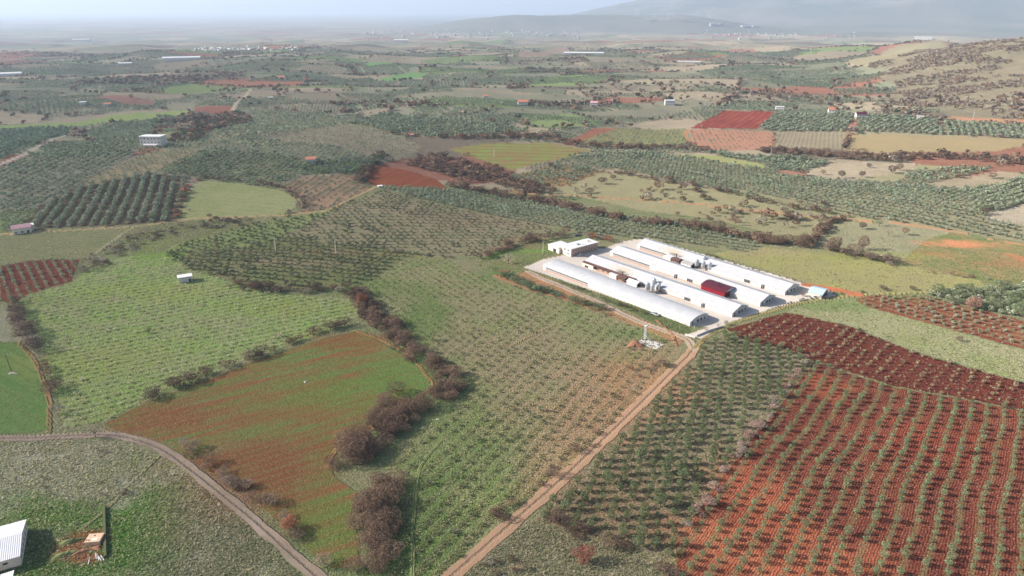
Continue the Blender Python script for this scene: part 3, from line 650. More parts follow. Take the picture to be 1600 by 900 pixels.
rows = []        # x, y, width, height, r, g, b, field
pal = []
for i, f in enumerate(FIELDS):
    if not f['tree']: continue
    x, y = lattice(f)
    m = inside(f['P'], x, y) & (RNG.random(len(x)) < f['keep']); x, y = x[m], y[m]
    fid, tid, td = ground_at(x, y); m = (fid == i) & (td > 1.2) & (y > 60); x, y = x[m], y[m]
    n = len(x); kd, w, h, c = f['tree']
    s = np.exp(RNG.normal(size=n) * (.14 if f['gap'] > 6.9 else .22)) * (.8 + .4 * fbm(x / 30, y / 30, 2, 17 + i))
    cc = LEAF * alb(c)[None] * (.82 + .36 * RNG.random((n, 1))) * (1 + (RNG.random((n, 3)) - .5) * .08)
    q = np.stack([x, y, w * s, h * s * (.9 + .2 * RNG.random(n)), cc[:, 0], cc[:, 1], cc[:, 2], np.full(n, i)], 1)
    (pal if kd == 'pale' else rows).append(q)
# orchards of the patchwork
gx, gy = np.meshgrid(np.arange(-2700, 2700, 6.3), np.arange(600, 3400, 6.3)); gx = gx.ravel(); gy = gy.ravel()
t = gx / gy; rr_ = np.hypot(gx, gy); m = (np.abs(t) < .9) & (rr_ < 3400) & (rr_ > 600); gx, gy = gx[m], gy[m]
ct, hh, bd = cells(gx, gy)
isol = np.array([c[4] for c in CELLT])[ct]
a_ = (hh[:, 1] - .5) * .5; 
aa_ = hh[:, 1] * math.pi; ca_, sa_ = np.cos(aa_), np.sin(aa_)
u_ = np.round((gx * ca_ + gy * sa_) / 5.2) * 5.2; v_ = np.round((-gx * sa_ + gy * ca_) / 8.0) * 7.4
gx = u_ * ca_ - v_ * sa_ + RNG.normal(size=len(gx)) * .35; gy = u_ * sa_ + v_ * ca_ + RNG.normal(size=len(gx)) * .35
ky = np.round(u_ / 5.2) * 100003 + np.round(v_ / 8.0) + hh[:, 0] * .5; _, uq = np.unique(ky, return_index=True)
gx, gy, isol, bd, hh = gx[uq], gy[uq], isol[uq], bd[uq], hh[uq]
m = isol & (bd > 6) & (hh[:, 2] > .12) & ~scrubby(gx, gy); gx, gy, hh_ = gx[m], gy[m], hh[m]
fid, tid, td = ground_at(gx, gy); m = (fid == -1) & (td > 2); gx, gy, hh_ = gx[m], gy[m], hh_[m]
n = len(gx); w = 2.7 + 1.0 * hh_[:, 2]; s = w * np.exp(RNG.normal(size=n) * .12)
cc = LEAF * np.where((hh_[:, 1] > .5)[:, None], alb(OLD)[None], alb(OL)[None]) * (.85 + .3 * RNG.random((n, 1)))
rows.append(np.stack([gx, gy, s, s * .82, cc[:, 0], cc[:, 1], cc[:, 2], np.full(n, -1)], 1))
rows = np.concatenate(rows); print('olives', len(rows))
def in_frame(x, y, z=0.0, pad=6):
    c, s = math.cos(PITCH), math.sin(PITCH); dz = z - CAM_H
    dep = y * c - dz * s; up = y * s + dz * c
    px = 800 + F * x / dep; py = 450 - F * up / dep
    return (px > -pad) & (px < 1600 + pad) & (py > -pad) & (py < 900 + pad) & (dep > 10)
rows = rows[np.argsort(np.hypot(rows[:, 0], rows[:, 1]))]
vis = in_frame(rows[:, 0], rows[:, 1], 1.0, 0) & (rows[:, 2] > 1.5)
ang = rows[:, 2] / np.sqrt(rows[:, 0] ** 2 + rows[:, 1] ** 2 + CAM_H ** 2) * vis
pick = np.argsort(-ang)[:300]; near = rows[pick]; rest = np.delete(rows, pick, 0)
# prototypes for the individual trees
def col3(tn): return np.repeat(tn[:, None], 3, 1)
def make_tree(name, label, cat, group, seed, n, leaf, lobes, mat, thin, trunk_r, squash=1.0, low=.18, spread=.3, tone=.25, limbs=4):
    t_ = root(name, label, cat, (0, 0, 0), 0, group)
    V, tn = leafcloud(n, leaf, lobes, seed, squash, thin, low, spread, tone)
    link('crown', tri_mesh('crown', V, col3(tn), mat), t_)
    V = trunk_tris(seed, trunk_r, .5, limbs); link('trunk', tri_mesh('trunk', V, None, M['wood']), t_)
    return t_
def copy_tree(src, x, y, w, h, rz, label=None, group=None, cat=None):
    r_ = src.copy(); COL.objects.link(r_)
    for ch in src.children:
        c_ = ch.copy(); COL.objects.link(c_); c_.parent = r_
    put(r_, x, y, w, h, rz)
    if label: r_['label'] = label
    if group: r_['group'] = group
    if cat: r_['category'] = cat
    return r_
def put(o, x, y, w, h, rz):
    o.location = (x, y, hz(x, y)); o.scale = (w, w, h); o.rotation_euler = (0, 0, rz)
def planter(protos, items, labelf):
    """the first of each prototype is used itself, the others are copies"""
    used = [False] * len(protos)
    for k, (x, y, w, h) in enumerate(items):
        p = k % len(protos); lab, grp, cat = labelf(k)
        if not used[p]:
            used[p] = True; put(protos[p], x, y, w, h, random.random() * 6.28); tag(protos[p], lab, cat, grp)
        else: copy_tree(protos[p], x, y, w, h, random.random() * 6.28, lab, grp, cat)
    for p, u in zip(protos, used):
        if not u:
            for ch in list(p.children): bpy.data.objects.remove(ch)
            bpy.data.objects.remove(p)
RED_F = [i for i, f in enumerate(FIELDS) if f['wob'][0] > .5][0]
GRN_F = [i for i, f in enumerate(FIELDS) if abs(f['stag'] - .37) < 1e-6 and f['tree']][0]
m_red = leaf_material('olive_leaves_pale', (LEAF * alb((106,114,86)), LEAF * alb((92,102,76)))); m_grn = leaf_material('olive_leaves_green', (LEAF * alb((92,102,70)), LEAF * alb((82,90,66))))
for fi, mat_, lab, grp, seed in ((RED_F, m_red, 'small olive tree in the rows of the ploughed red soil orchard', 'olive trees in the red soil orchard', 100),
                                 (GRN_F, m_grn, 'bushy dark green olive tree in the orchard between dirt road and red field', 'olive trees beside the dirt road', 200),
                                 (-9, m_red, 'olive tree in a dense orchard farther behind', 'olive trees of the farther orchards', 300)):
    sel = near[near[:, 7] == fi] if fi != -9 else near[(near[:, 7] != RED_F) & (near[:, 7] != GRN_F)]
    if not len(sel): continue
    protos = [make_tree('olive_tree', lab, 'tree', grp, seed + k, 620, .052, 6 + k % 3, mat_, .55, .04, .95) for k in range(5)]
    planter(protos, [(a[0], a[1], a[2], a[3]) for a in sel], lambda k: (lab, grp, 'tree'))
print('individual olives', len(near), [int((near[:, 7] == q).sum()) for q in (RED_F, GRN_F)])
TN = [leafcloud(230, .085, 6, 500 + k, .95, .6) for k in range(4)]
TN = [(np.concatenate([v, trunk_tris(5, .035, .5, 2)]), np.concatenate([tn, np.full(len(trunk_tris(5, .035, .5, 2)), .8)])) for v, tn in TN]
TM = [leafcloud(64, .16, 5, 520 + k, .95, .7, .12) for k in range(4)]
TF = [leafcloud(18, .30, 4, 540 + k, .9, .8, .05) for k in range(4)]
def to_items(q, lo, mid):
    d = np.hypot(q[:, 0], q[:, 1]); lod = np.where(d < lo, 0, np.where(d < mid, 4, 8)) + RNG.integers(0, 4, len(q))
    return np.stack([q[:, 0], q[:, 1], height(q[:, 0], q[:, 1]) - .05, q[:, 2], q[:, 3], RNG.random(len(q)) * 6.28, q[:, 4], q[:, 5], q[:, 6], lod], 1)
scatter('olive_groves', TN + TM + TF, to_items(rest, 330, 760), ML, 'grey-green olive groves in even rows over the valley fields', 'olive grove')
# pale young plants
pal = np.concatenate(pal)
PT = [leafcloud(34, .20, 5, 600 + k, .8, .35, .02, .3, .4) for k in range(4)]
scatter('young_plants', PT * 3, to_items(pal, 330, 1000), ML, 'low pale young plants dotted in rows over the green plantation fields', 'young plants')

# ------------------------------------------------------------------ hedges, thickets and lone trees
BR = (102,84,72); BR2 = (118,98,82); RU = (140,92,68); GY = (132,122,110); DK = (72,80,62); BRD = (84,70,62)
HEDGES = [ # label, line px, band width m, gap m, crown width, palette
 ('brown winter tree in the thick belt winding between ploughed field and meadow', [(548,456),(562,466),(574,484),(588,502),(612,514),(626,534),(643,551),(668,570),(690,588),(708,604),(692,618),(655,624)], 11, 1.5, 4.9, (BR,BR2,BRD)),
 ('large purplish brown tree in the grove at the ploughed field corner', [(648,624),(625,640),(614,658),(590,672),(568,690),(552,708),(556,728)], 19, 1.9, 6.2, (BR,BR2,BRD)),
 ('brown tree in the belt running down to the bottom edge of the meadow', [(604,756),(602,774),(584,790),(580,808),(590,828),(598,845),(588,870),(582,905)], 12, 1.9, 6.0, (BR2,BR,BRD)),
 ('bare brown bush on the grass bank between curved dirt road and ploughed field', [(280,695),(300,712),(330,730),(385,770),(410,785),(430,800),(455,825),(485,850),(510,875),(530,890)], 3.5, 4.6, 5.0, (BR2,GY,BR)),
 ('round dark bush on the bank above the ploughed field', [(215,640),(252,612),(290,600),(312,590),(340,578),(372,568),(418,553),(455,535),(490,522),(520,515),(545,508)], 2.5, 3.2, 5.2, (BRD,BR,BRD)),
 ('dark brown bush in the hedge left of the green plantation', [(22,470),(28,495),(35,512),(45,530),(55,550),(68,568),(78,590),(80,615),(82,635),(85,655)], 4, 4.2, 6.2, (BRD,BR,GY)),
 ('brown tree in the hedge on the upper edge of the plantation', [(360,445),(400,452),(440,455),(480,456),(520,452),(550,458),(565,470)], 7, 2.2, 5.2, (BRD,BR,GY)),
 ('dark scrub bush on the slope beneath the field track', [(135,425),(150,410),(180,392),(210,378),(245,365),(290,358),(340,350),(400,346)], 22, 4.2, 3.2, (GY,BRD,(104,104,84))),
 ('brown bush beside the straight dirt road', [(990,575),(1010,590),(1040,565),(1020,610),(960,655),(930,690),(905,700),(880,728),(840,765),(800,790),(770,815)], 5, 4.4, 3.4, (BR,BRD,BR2)),
 ('pinkish bare bush in the hedge between olive orchard and red field', [(1262,555),(1255,572),(1235,600),(1215,625),(1195,655),(1170,685),(1150,715),(1130,745),(1105,780),(1085,810),(1062,835),(1050,870)], 3.5, 2.8, 3.2, ((150,124,114),(132,108,98),GY)),
 ('reddish brown bush on the rough ground at the bottom edge', [(845,808),(860,815),(890,825),(920,840),(950,850),(985,855),(1000,862),(1010,880),(1050,890)], 5, 3.0, 4.0, (BR,BRD,GY)),
 ('brown hedge tree along the creek behind the farm', [(700,290),(760,302),(820,312),(880,324),(940,338),(1000,347),(1080,355),(1150,367),(1200,378),(1270,386)], 12, 3.2, 6.6, (BR,BR2,BRD)),
 ('brown hedge tree running up from the creek', [(1262,384),(1275,370),(1290,355),(1310,345),(1325,337)], 7, 3.0, 6.0, (BR,BR2,BRD)),
 ('brown tree in the hedge below the pale meadow', [(1290,390),(1320,398),(1350,403),(1380,410),(1400,414)], 9, 3.4, 6.0, (BR,GY,BRD)),
 ('brown hedge tree at the foot of the big olive orchard', [(940,268),(1000,277),(1060,288),(1120,298),(1180,312),(1240,324),(1310,336)], 9, 5.5, 4.6, (BR,BR2,BRD)),
 ('brown tree in the valley thicket', [(1190,236),(1260,240),(1330,246),(1400,247),(1470,245),(1540,250),(1620,256)], 30, 5.2, 6.6, (BR,BR2,BRD)),
 ('brown tree in the valley thicket', [(690,214),(740,216),(800,214),(860,218),(900,226),(980,232),(1060,232),(1110,238)], 20, 5.5, 6.4, (BR,BR2,BRD)),
 ('brown tree in the wooded gully', [(650,250),(690,258),(730,272),(760,282)], 60, 5.0, 6.2, (BR,BR2,BRD)),
 ('brown tree in the wooded gully', [(750,262),(790,282),(850,302)], 34, 5.0, 6.0, (BR,BR2,BRD)),
 ('dark brown tree in the upper thicket', [(245,195),(290,190),(330,190),(375,192),(300,210),(290,222)], 34, 7, 6.6, (BRD,BR,DK)),
 ('brown hedge bush round the light green field', [(313,281),(296,292),(288,305),(280,325),(275,345)], 4, 2.8, 4.2, (BR,BR2,RU)),
 ('brown hedge bush round the light green field', [(318,278),(380,284),(440,294),(465,308),(480,312),(470,322),(452,334)], 5, 3.0, 4.4, (BRD,BR,GY)),
 ('brown tree in the belt behind the farmhouse', [(750,406),(775,395),(800,385),(830,376),(870,370),(885,362)], 7, 2.8, 5.4, (BR,BRD,BR2)),
 ('brown bush behind the farmhouse', [(905,368),(925,372),(950,376),(960,378)], 8, 3.2, 4.6, (BR,RU,GY)),
 ('dark round bush on the bank of the farm lane', [(772,424),(800,437),(830,450),(868,463),(900,473),(925,480),(948,490)], 6.0, 1.7, 4.6, ((90,102,76),(84,96,72),(98,108,82))),
 ('low green hedge bush between the farm lane and the front barn', [(870,440),(900,452),(940,468),(980,482),(1010,492)], 3, 2.2, 2.6, ((90,100,68),(100,106,76),BRD)),
 ('brown bush by the red house slope', [(575,262),(570,275),(560,285),(590,240),(600,252),(580,258)], 10, 5, 5, (BRD,BR,DK)),
 ('brown bush on the mid field edge', [(598,392),(630,395),(650,398),(690,402),(735,404)], 3, 5, 3, (BRD,GY,BR)),
 ('brown hedge bush below the green hill field', [(1412,418),(1450,425),(1500,432),(1560,437)], 3, 5, 2.6, (BRD,GY,BR)),
 ('brown tree at the pale plot', [(1330,243),(1315,248),(1322,225),(1328,215)], 5, 5, 4.6, (BR,BRD,BR2)),
 ('hedge bush beside the farm track', [(1120,520),(1150,504),(1200,486),(1250,470),(1300,461),(1350,457)], 1.6, 2.2, 1.6, ((82,92,62),(96,98,70),BRD)),
 ('brown scrub on the orange bank behind the barns', [(1100,398),(1160,416),(1200,430),(1250,444),(1300,456),(1330,461)], 5, 4.2, 2.4, (BR,BRD,(104,104,78)))]
LONE = [ # label, px, py (base), width, height, colour
 ('rust red round bush alone on the rough ground near the bottom edge', 911,878,6.2,5.6,(112,66,58)),
 ('small round dark bush alone in the green plantation', 233,520,2.6,2.6,BRD), ('lone brown bush with long shadow in the pale grass wedge', 1498,533,3.6,3.0,BR),
 ('bare twiggy bush left of the lone brown bush in the pale grass', 1440,531,2.4,1.8,GY), ('spreading bare tree beside the dirt road bend at left', 150,683,6.2,5.2,GY),
 ('orange brown tree standing out at the head of the tree belt', 565,478,6.6,6.6,RU), ('pink brown tree at the corner of the right orchard', 1519,483,7.5,7.5,(150,112,100)),
 ('tall brown tree in the hedge below the pale meadow', 1303,392,11,11,BR2), ('brown tree left of centre in the pale meadow', 1347,358,6.6,6.2,BR), ('bare pale tree in the pale meadow by the track', 1374,354,7.5,7.5,GY),
 ('bare spreading tree in the middle of the pale meadow', 1388,369,6.5,6,GY), ('grey brown tree on the right of the pale meadow', 1413,367,6,6,BR2), ('tall brown tree by the hedge in the pale meadow', 1347,390,8,10,BR),
 ('large brown tree in the tan meadow beside the orchard tip', 940,288,9,8,BR), ('brown tree beside the large one in the tan meadow', 958,281,7,5.5,BRD),
 ('grey brown tree on the tan meadow slope', 921,302,8,6,BR2), ('rust tree at the edge of the ochre track bank', 453,828,5.2,4.6,(150,96,72)), ('bare pale tree beside the farm pond wall', 794,412,10,7,(160,140,128)),
 ('dark round tree on the pale plot', 1315,278,8,7,BRD), ('dark tree on the pale plot near its centre', 1346,277,7,6.5,BRD), ('dark tree in the upper part of the pale plot', 1358,262,6,5,DK), ('small tree on the left of the pale plot', 1286,273,5,5,BR), ('paired dark tree right on the pale plot', 1393,270,10,8,BRD), ('paired brown tree right on the pale plot', 1405,266,8,7,BR),
 ('brown tree in the small right plot', 1497,278,8,6,BR), ('brown tree at right of the small right plot', 1550,279,8,6,BR2), ('brown tree at the corner of the stony plot', 1538,335,7,6,BRD),
 ('brown tree on the green field edge behind the gully', 860,263,7,7,BRD), ('dark bush near the road end of the red field', 1100,536,3.6,3,BR2), ('bare bush by the road junction wall', 1103,519,3.4,3.6,GY), ('bare bush further along the junction wall', 1122,512,2.8,3,GY), ('small bush by the junction wall beside the yard', 1134,508,2.6,3,GY),
 ('dark bush at the foot of the plantation', 290,420,3.4,2,GY), ('brown bush on the crop edge of the plough land', 1380,453,5,2.6,BRD), ('second brown bush on the crop edge', 1425,453,4,2.6,BRD),
 ('brown bush left of the farm track end', 1254,463,3,2.6,BR), ('dark bush by the blue roofed shed', 1281,466,2.6,2.4,BRD),
 ('dark green tree beside the white hut track', 1155,162,8,8,DK), ('round dark tree by the pale far plot', 205,154,8,8,DK)]
T0 = []
for li, (lab, pts, bw, gap, w, pal_) in enumerate(HEDGES):
    L = smooth_line(pts, 5); seg = np.hypot(*(L[1:] - L[:-1]).T); tot = seg.sum(); cum = np.concatenate([[0], np.cumsum(seg)])
    cnt = int(tot / gap * max(1, bw / 5.5)); 
    for k in range(cnt):
        s = random.random() * tot; i = min(int(np.searchsorted(cum, s)) - 1, len(seg) - 1); i = max(i, 0); tt = (s - cum[i]) / max(seg[i], 1e-6)
        p = L[i] + (L[i + 1] - L[i]) * tt; dr = (L[i + 1] - L[i]) / max(seg[i], 1e-6); o = (random.random() - .5) * bw
        x, y = p[0] - dr[1] * o, p[1] + dr[0] * o
        ww = w * math.exp(random.gauss(0, .24)) * (1.05 - .4 * abs(o) / max(bw, 1)); c = LEAF * alb(random.choice(pal_)) * random.uniform(.85, 1.15)
        T0.append((x, y, ww, ww * random.uniform(.58, .82), c[0], c[1], c[2], li))
T0 = np.array(T0)
fid, tid, td = ground_at(T0[:, 0], T0[:, 1]); T0 = T0[(td > .6)]
# scattered trees on the tan meadow and in thickets of the patchwork
ex = []
for (x0, x1, y0, y1, cnt, w) in ((240,380,330,352,14,2.6),(60,200,700,780,16,1.4),(740,820,872,898,10,1.8),(260,420,380,400,16,2.4),(1000,1110,296,318,22,5.6),(1110,1300,318,356,34,5.6),(1200,1290,330,345,10,6),(860,930,292,312,8,5.5),(1050,1180,332,348,12,4.5),(1090,1330,150,168,60,7),(900,1080,128,160,50,7),(1130,1260,138,156,40,7),(1290,1600,150,172,70,6.5),(560,700,160,168,40,7)):
    px = RNG.uniform(x0, x1, cnt); py = RNG.uniform(y0, y1, cnt); x, y = cast(px, py)
    for i in range(cnt):
        ww = w * math.exp(random.gauss(0, .25)); c = LEAF * alb(random.choice((BR, BR2, BRD, GY))); ex.append((x[i], y[i], ww, ww * .85, c[0], c[1], c[2], -1))
N_ = 260000
th = RNG.uniform(-.72, .72, N_); r2 = np.sqrt(RNG.uniform(620 ** 2, 3600 ** 2, N_)); x = r2 * np.sin(th); y = r2 * np.cos(th)
ct, hh, bd = cells(x, y); fid, tid, td = ground_at(x, y); sc = scrubby(x, y)
dens = fbm(x / 60, y / 60, 3, 19)
keep = (fid == -1) & (((bd < np.where(r2 < 1500, 3.0, 4.5)) & (hh[:, 2] > .55) & ~sc) | ((ct == 6) & (dens > .52) & ~sc & (RNG.random(N_) < .35)) | (sc & (dens > .49) & (RNG.random(N_) < .8)) | (RNG.random(N_) < .004))
x, y, sc = x[keep], y[keep], sc[keep]; n = len(x); w = np.where(sc, 4.5, 6.0) * np.exp(RNG.normal(size=n) * .25)
cc = LEAF * np.array([alb(q) for q in (BR, BR2, BRD, GY, DK)])[RNG.integers(0, 5, n)]
cc[sc] = LEAF * np.array([alb(q) for q in (BR2, GY, (112,100,92))])[RNG.integers(0, 3, sc.sum())]
far_b = np.stack([x, y, w, w * .8, cc[:, 0], cc[:, 1], cc[:, 2], np.full(n, -1)], 1)
print('brown', len(T0), len(ex), len(far_b))
allb = np.concatenate([T0, np.array(ex)])
vis = in_frame(allb[:, 0], allb[:, 1], 2.0, 0)
ang = allb[:, 2] / np.sqrt(allb[:, 0] ** 2 + allb[:, 1] ** 2 + CAM_H ** 2) * vis * (allb[:, 7] >= 0)
pick = np.argsort(-ang)[:300 - len(LONE)]; nb = allb[pick]; restb = np.concatenate([np.delete(allb, pick, 0), far_b])
for li in np.unique(nb[:, 7]).astype(int):
    lab, pts, bw, gap, w, pal_ = HEDGES[li]; sel = nb[nb[:, 7] == li]
    grp = 'trees: ' + lab.split(' in ')[-1].split(' on ')[-1].split(' beside ')[-1]
    mt_ = leaf_material('brown_foliage', (LEAF * alb(pal_[0]), LEAF * alb(pal_[1])))
    big = w > 5.5; kp = min(4 if big else 3, len(sel))
    nm = 'deciduous_tree' if w > 4.2 else 'bush'; cat = 'tree' if w > 4.2 else 'bush'
    protos = [make_tree(nm, lab, cat, grp, 1000 + li * 10 + k, 2300 if big else 1000, .032 if big else .045, 15 if big else 10, mt_, .3, .03, .9, .04, .36, .5) for k in range(kp)]
    planter(protos, [(a[0], a[1], a[2], a[3]) for a in sel], lambda k: (lab, grp, cat))
for k, (lab, px, py, w, h, c) in enumerate(LONE):
    x, y = at(px, py); bare = 'bare' in lab
    t_ = make_tree('tree' if 'tree' in lab.split(' ')[:6] or h > 4 else 'bush', lab, 'tree' if 'tree' in lab else 'bush', None, 3000 + k, 500 if bare else 1100, .06 if bare else .045, 7, leaf_material('foliage', (LEAF * alb(c), LEAF * alb(c) * 1.1)), .10 if bare else .35, .03, .95, .05, .32, .35, 7 if bare else 4)
    put(t_, x, y, w, h, random.random() * 6)
BN = [leafcloud(260, .075, 8, 700 + k, .9, .4, .03, .32, .35) for k in range(4)]
BM = [leafcloud(90, .13, 6, 720 + k, .9, .5, .02, .32, .35) for k in range(4)]
BF = [leafcloud(20, .28, 4, 740 + k, .9, .8, .02) for k in range(4)]
scatter('scrub_woodland', BN + BM + BF, to_items(restb, 480, 900), ML, 'brown leafless scrub and hedge woodland along the creeks and field edges', 'woodland')

# grass tufts and weeds of the nearer meadows
def tuft_template(seed, k=7):
    g = np.random.default_rng(seed); V = []; tn = []
    for i in range(k):
        a = g.random() * 6.28; b = a + math.pi / 2; d = .28 * g.random(); p = np.array([math.cos(a) * d, math.sin(a) * d, 0]); w = .13
        tip = p + np.array([math.cos(a) * .3 * g.random(), math.sin(a) * .3 * g.random(), .6 + .4 * g.random()])
        q = np.array([math.cos(b) * w, math.sin(b) * w, -.05]); V += [p - q * [1, 1, -1], p + q, tip]; tn += [.7 + .6 * g.random()] * 3
    return np.array(V), np.array(tn)
TT = [tuft_template(k) for k in range(5)]
MEADOWS = ('meadow', 'rough_meadow', 'scrub_ground', 'verge', 'orchard_ground')
cnt = 560000; th = RNG.uniform(-.80, .80, cnt); r2 = 1 / RNG.uniform(1 / 560, 1 / 150, cnt); x = r2 * np.sin(th); y = r2 * np.cos(th)
fid, tid, td = ground_at(x, y)
tf = np.array([f['k'][1] for f in FIELDS] + [.3])[fid]; cl = np.array([f['c'][0] for f in FIELDS] + [alb((130,126,100))])[fid]; cl2 = np.array([f['c'][1] for f in FIELDS] + [alb((130,126,100))])[fid]
den = fbm(x / 7, y / 7, 3, 23)
keep = (td > .3) & (tf > .45) & (RNG.random(cnt) < (tf - .3) * .75) & (den > .42 * RNG.random(cnt) ** .35) & in_frame(x, y, 0, 40) & (np.hypot(x - 85, y - 385) > 60)
keep &= (fid != RED_F)
for i, f in enumerate(FIELDS):                       # where the ground is worked in rows the tufts stand in the rows
    m = (fid == i) & keep
    if f['k'][0] > .3 and m.any(): keep[m] = np.cos(row_coord(f, x[m], y[m]) * 2 * math.pi) > RNG.uniform(-.6, .6, m.sum())
x, y, cl, cl2 = x[keep], y[keep], cl[keep], cl2[keep]; n = len(x); 
for (sx, sy, rx, ry, c, s) in SPL:
    wv = (s * (1 - sstep(.3, 1.3, np.hypot((x - sx) / rx, (y - sy) / ry))))[:, None]; cl = lerp(cl, c, wv); cl2 = lerp(cl2, c * .9, wv)
u = RNG.random((n, 1)); g3 = fbm(x / 25, y / 25, 3, 29)[:, None]
cc = lerp(cl, cl2, u); cc = lerp(cc, alb((176,168,142)) * 1.0, (RNG.random((n, 1)) < .5) * .7); cc = lerp(cc, alb((84,104,56)), (RNG.random((n, 1)) < .25) * .6) * 1.45
w = .68 * np.exp(RNG.normal(size=n) * .3) * (1 + np.hypot(x, y) / 900)
scatter('grass_tufts', TT, np.stack([x, y, height(x, y), w, w * .36, RNG.random(n) * 6.28, cc[:, 0], cc[:, 1], cc[:, 2], RNG.integers(0, 5, n)], 1), MGR, 'dry and green grass tufts over the near meadows', 'grass')
print('tufts', n)
# ------------------------------------------------------------------ the poultry farm
def zpt(px, py, z): return flat(px, py, z)
EAVE = 2.7
def gable_prof(W, e, r, arch=False, z0=-.4):
    if arch:
        n = 9; top = [(W * i / n, e + (r - e) * math.sin(math.pi * i / n) ** .75) for i in range(n + 1)]
        return [(0, z0)] + [(a, b) for a, b in top] + [(W, z0)]
    return [(0, z0), (0, e), (W / 2, r), (W, e), (W, z0)]
def roof_mesh(W, e, r, x0, x1, over=.5, th=.16, arch=False):
    if arch:
        n = 9; top = [(W * i / n, e + (r - e) * math.sin(math.pi * i / n) ** .75) for i in range(n + 1)]
    else: top = [(0, e), (W / 2, r), (W, e)]
    s0 = (top[1][1] - top[0][1]) / (top[1][0] - top[0][0])
    top = [(-over, e - over * s0)] + top + [(W + over, e - over * s0)]
    top.pop(1); top.pop(-2)
    up = [(a, b + .02 + th) for a, b in top]; dn = [(a, b + .02) for a, b in top][::-1]
    mb = MB(); n = len(top)
    prof = up + dn
    v = [(x, p, q) for x in (x0, x1) for p, q in prof]; N2 = 2 * n; f = []
    for i in range(N2): f.append((i, (i + 1) % N2, N2 + (i + 1) % N2, N2 + i))
    for i in range(n - 1):
        a, b, c, d = i, i + 1, N2 - 2 - i, N2 - 1 - i
        f.append((a, b, c, d)[::-1]); f.append((N2 + a, N2 + b, N2 + c, N2 + d))
    return mb.add(v, f)
def frame(a, b):
    ang = math.atan2(b[1] - a[1], b[0] - a[0]); ca, sa = math.cos(ang), math.sin(ang)
    return ang, lambda x, y: ((x - a[0]) * ca + (y - a[1]) * sa, -(x - a[0]) * sa + (y - a[1]) * ca)
BARNS = [
 ('A', (849,415), (1078.5,502.5), 15.0, 4.25, True, 'long white barn nearest the farm lane with arched end wall, leftmost of the four'),
 ('B', (914,408), (1144.5,488.5), 14.8, 5.0, False, 'long white barn, second from the lane, with soot stained roof over the rusty lean-to'),
 ('C', (954,393), (1188,472), 15.0, 5.0, False, 'long white barn joined by the dark red annex, third from the lane'),
 ('D', (996,382), (1227,454.5), 15.4, 5.0, False, 'long white barn at the back, soot stained roof beside the rear silos')]
BF_ = {}
for key, pa, pb, W, R, arch, lab in BARNS:
    a = zpt(*pa, EAVE); b = zpt(*pb, EAVE); ang, loc = frame(a, b); L = math.dist(a, b)
    o = root('barn', lab, 'barn', (a[0], a[1], 0), ang, 'long white poultry barns'); BF_[key] = (a, ang, loc, o, L, W)
    MB().prism(gable_prof(W, EAVE, R, arch), 0, L).build('wall', M['wall'], o)
    st = None
    if key == 'B': st = [(loc(*zpt(972,424,3.6))[0], 3.2, 13, 4.6, (.40,.34,.24), .75), (loc(*zpt(967,427,3.2))[0], 1.0, 6, 2.4, (.10,.08,.06), .9)]
    if key == 'D': st = [(loc(*zpt(1050,394,3.8))[0], 3.6, 14, 4.8, (.42,.36,.25), .8), (loc(*zpt(1052,399,3.2))[0], 1.2, 6, 2.4, (.12,.10,.08), .9)]
    roof_mesh(W, EAVE, R, -.5, L + .45, arch=arch).build('roof', roofmat(key, st), o)
    # side towards the sun: brick plinth and shuttered opening at the far end, then plain white with small vents
    x1 = {'A': 38, 'B': 36, 'C': 33, 'D': 38}[key]
    MB().box(2, x1, -.14, -.003, -.3, .95).build('brick_panel', M['brick'], o)
    MB().box(2.2, x1 - .2, -.10, -.003, 1.0, 1.75).build('shutter', M['grey'], o)
    MB().box(2.2, x1 - .2, -.07, -.003, 1.78, 2.2).build('opening', M['dark'], o)
    if key in 'BC': MB().box(x1 + 5, L - 30, -.10, -.003, -.3, .55).build('brick_panel', M['brick'], o)
    k = x1 + 4
    while k < L - 3:
        MB().box(k, k + .35, -.06, -.003, 1.75, 2.05).build('vent', M['dark'], o); k += 4.3
    xg = {'A': None, 'B': loc(*zpt(1073.5,468.5,1))[0], 'C': loc(*zpt(1078,439,1))[0], 'D': loc(*zpt(1170,439,1))[0]}[key]
    if xg:
        g = MB().box(xg - 2.0, xg + 2.0, -.22, -.003, .4, 2.4).build('fan_grille', M['grey'], o)
        for q in range(3): MB().box(xg - 1.8 + 1.25 * q, xg - .8 + 1.25 * q, -.26, -.223, .6, 2.2).build('fan', M['dark'], g)
    if key in 'BCD':
        xd = loc(*zpt({'B': 1096, 'C': 1052, 'D': 1191}[key], {'B': 478, 'C': 433, 'D': 448}[key], 1))[0]
        d = MB().box(xd - .6, xd + .6, -.9, -.003, 0, 2.5).build('porch', M['grey'], o); MB().box(xd - .4, xd + .4, -.93, -.903, 0, 2.1).build('door', M['dark'], d)
    # gable towards the camera
    MB().box(L + .003, L + .05, .3, W - .3, .0, .35).build('plinth', M['conc'], o)
    for q, (y0, y1) in enumerate(((W * .12, W * .12 + 1.1), (W * .38, W * .38 + 1.9), (W * .58, W * .58 + 1.6), (W * .80, W * .80 + 1.2))):
        fr = MB().box(L + .003, L + .10, y0, y1, .5 if q else 0, 2.1).build('window' if q else 'door', M['shade'], o)
        MB().box(L + .103, L + .13, y0 + .12, y1 - .12, .62 if q else .1, 1.98).build('pane', M['dark'], fr)
    if not arch: MB().box(-.003 - .05, -.003, W * .4, W * .6, 0, 2.6).build('gate', M['grey'], o)
def in_barn(key, px, py, z): return BF_[key][2](*zpt(px, py, z))
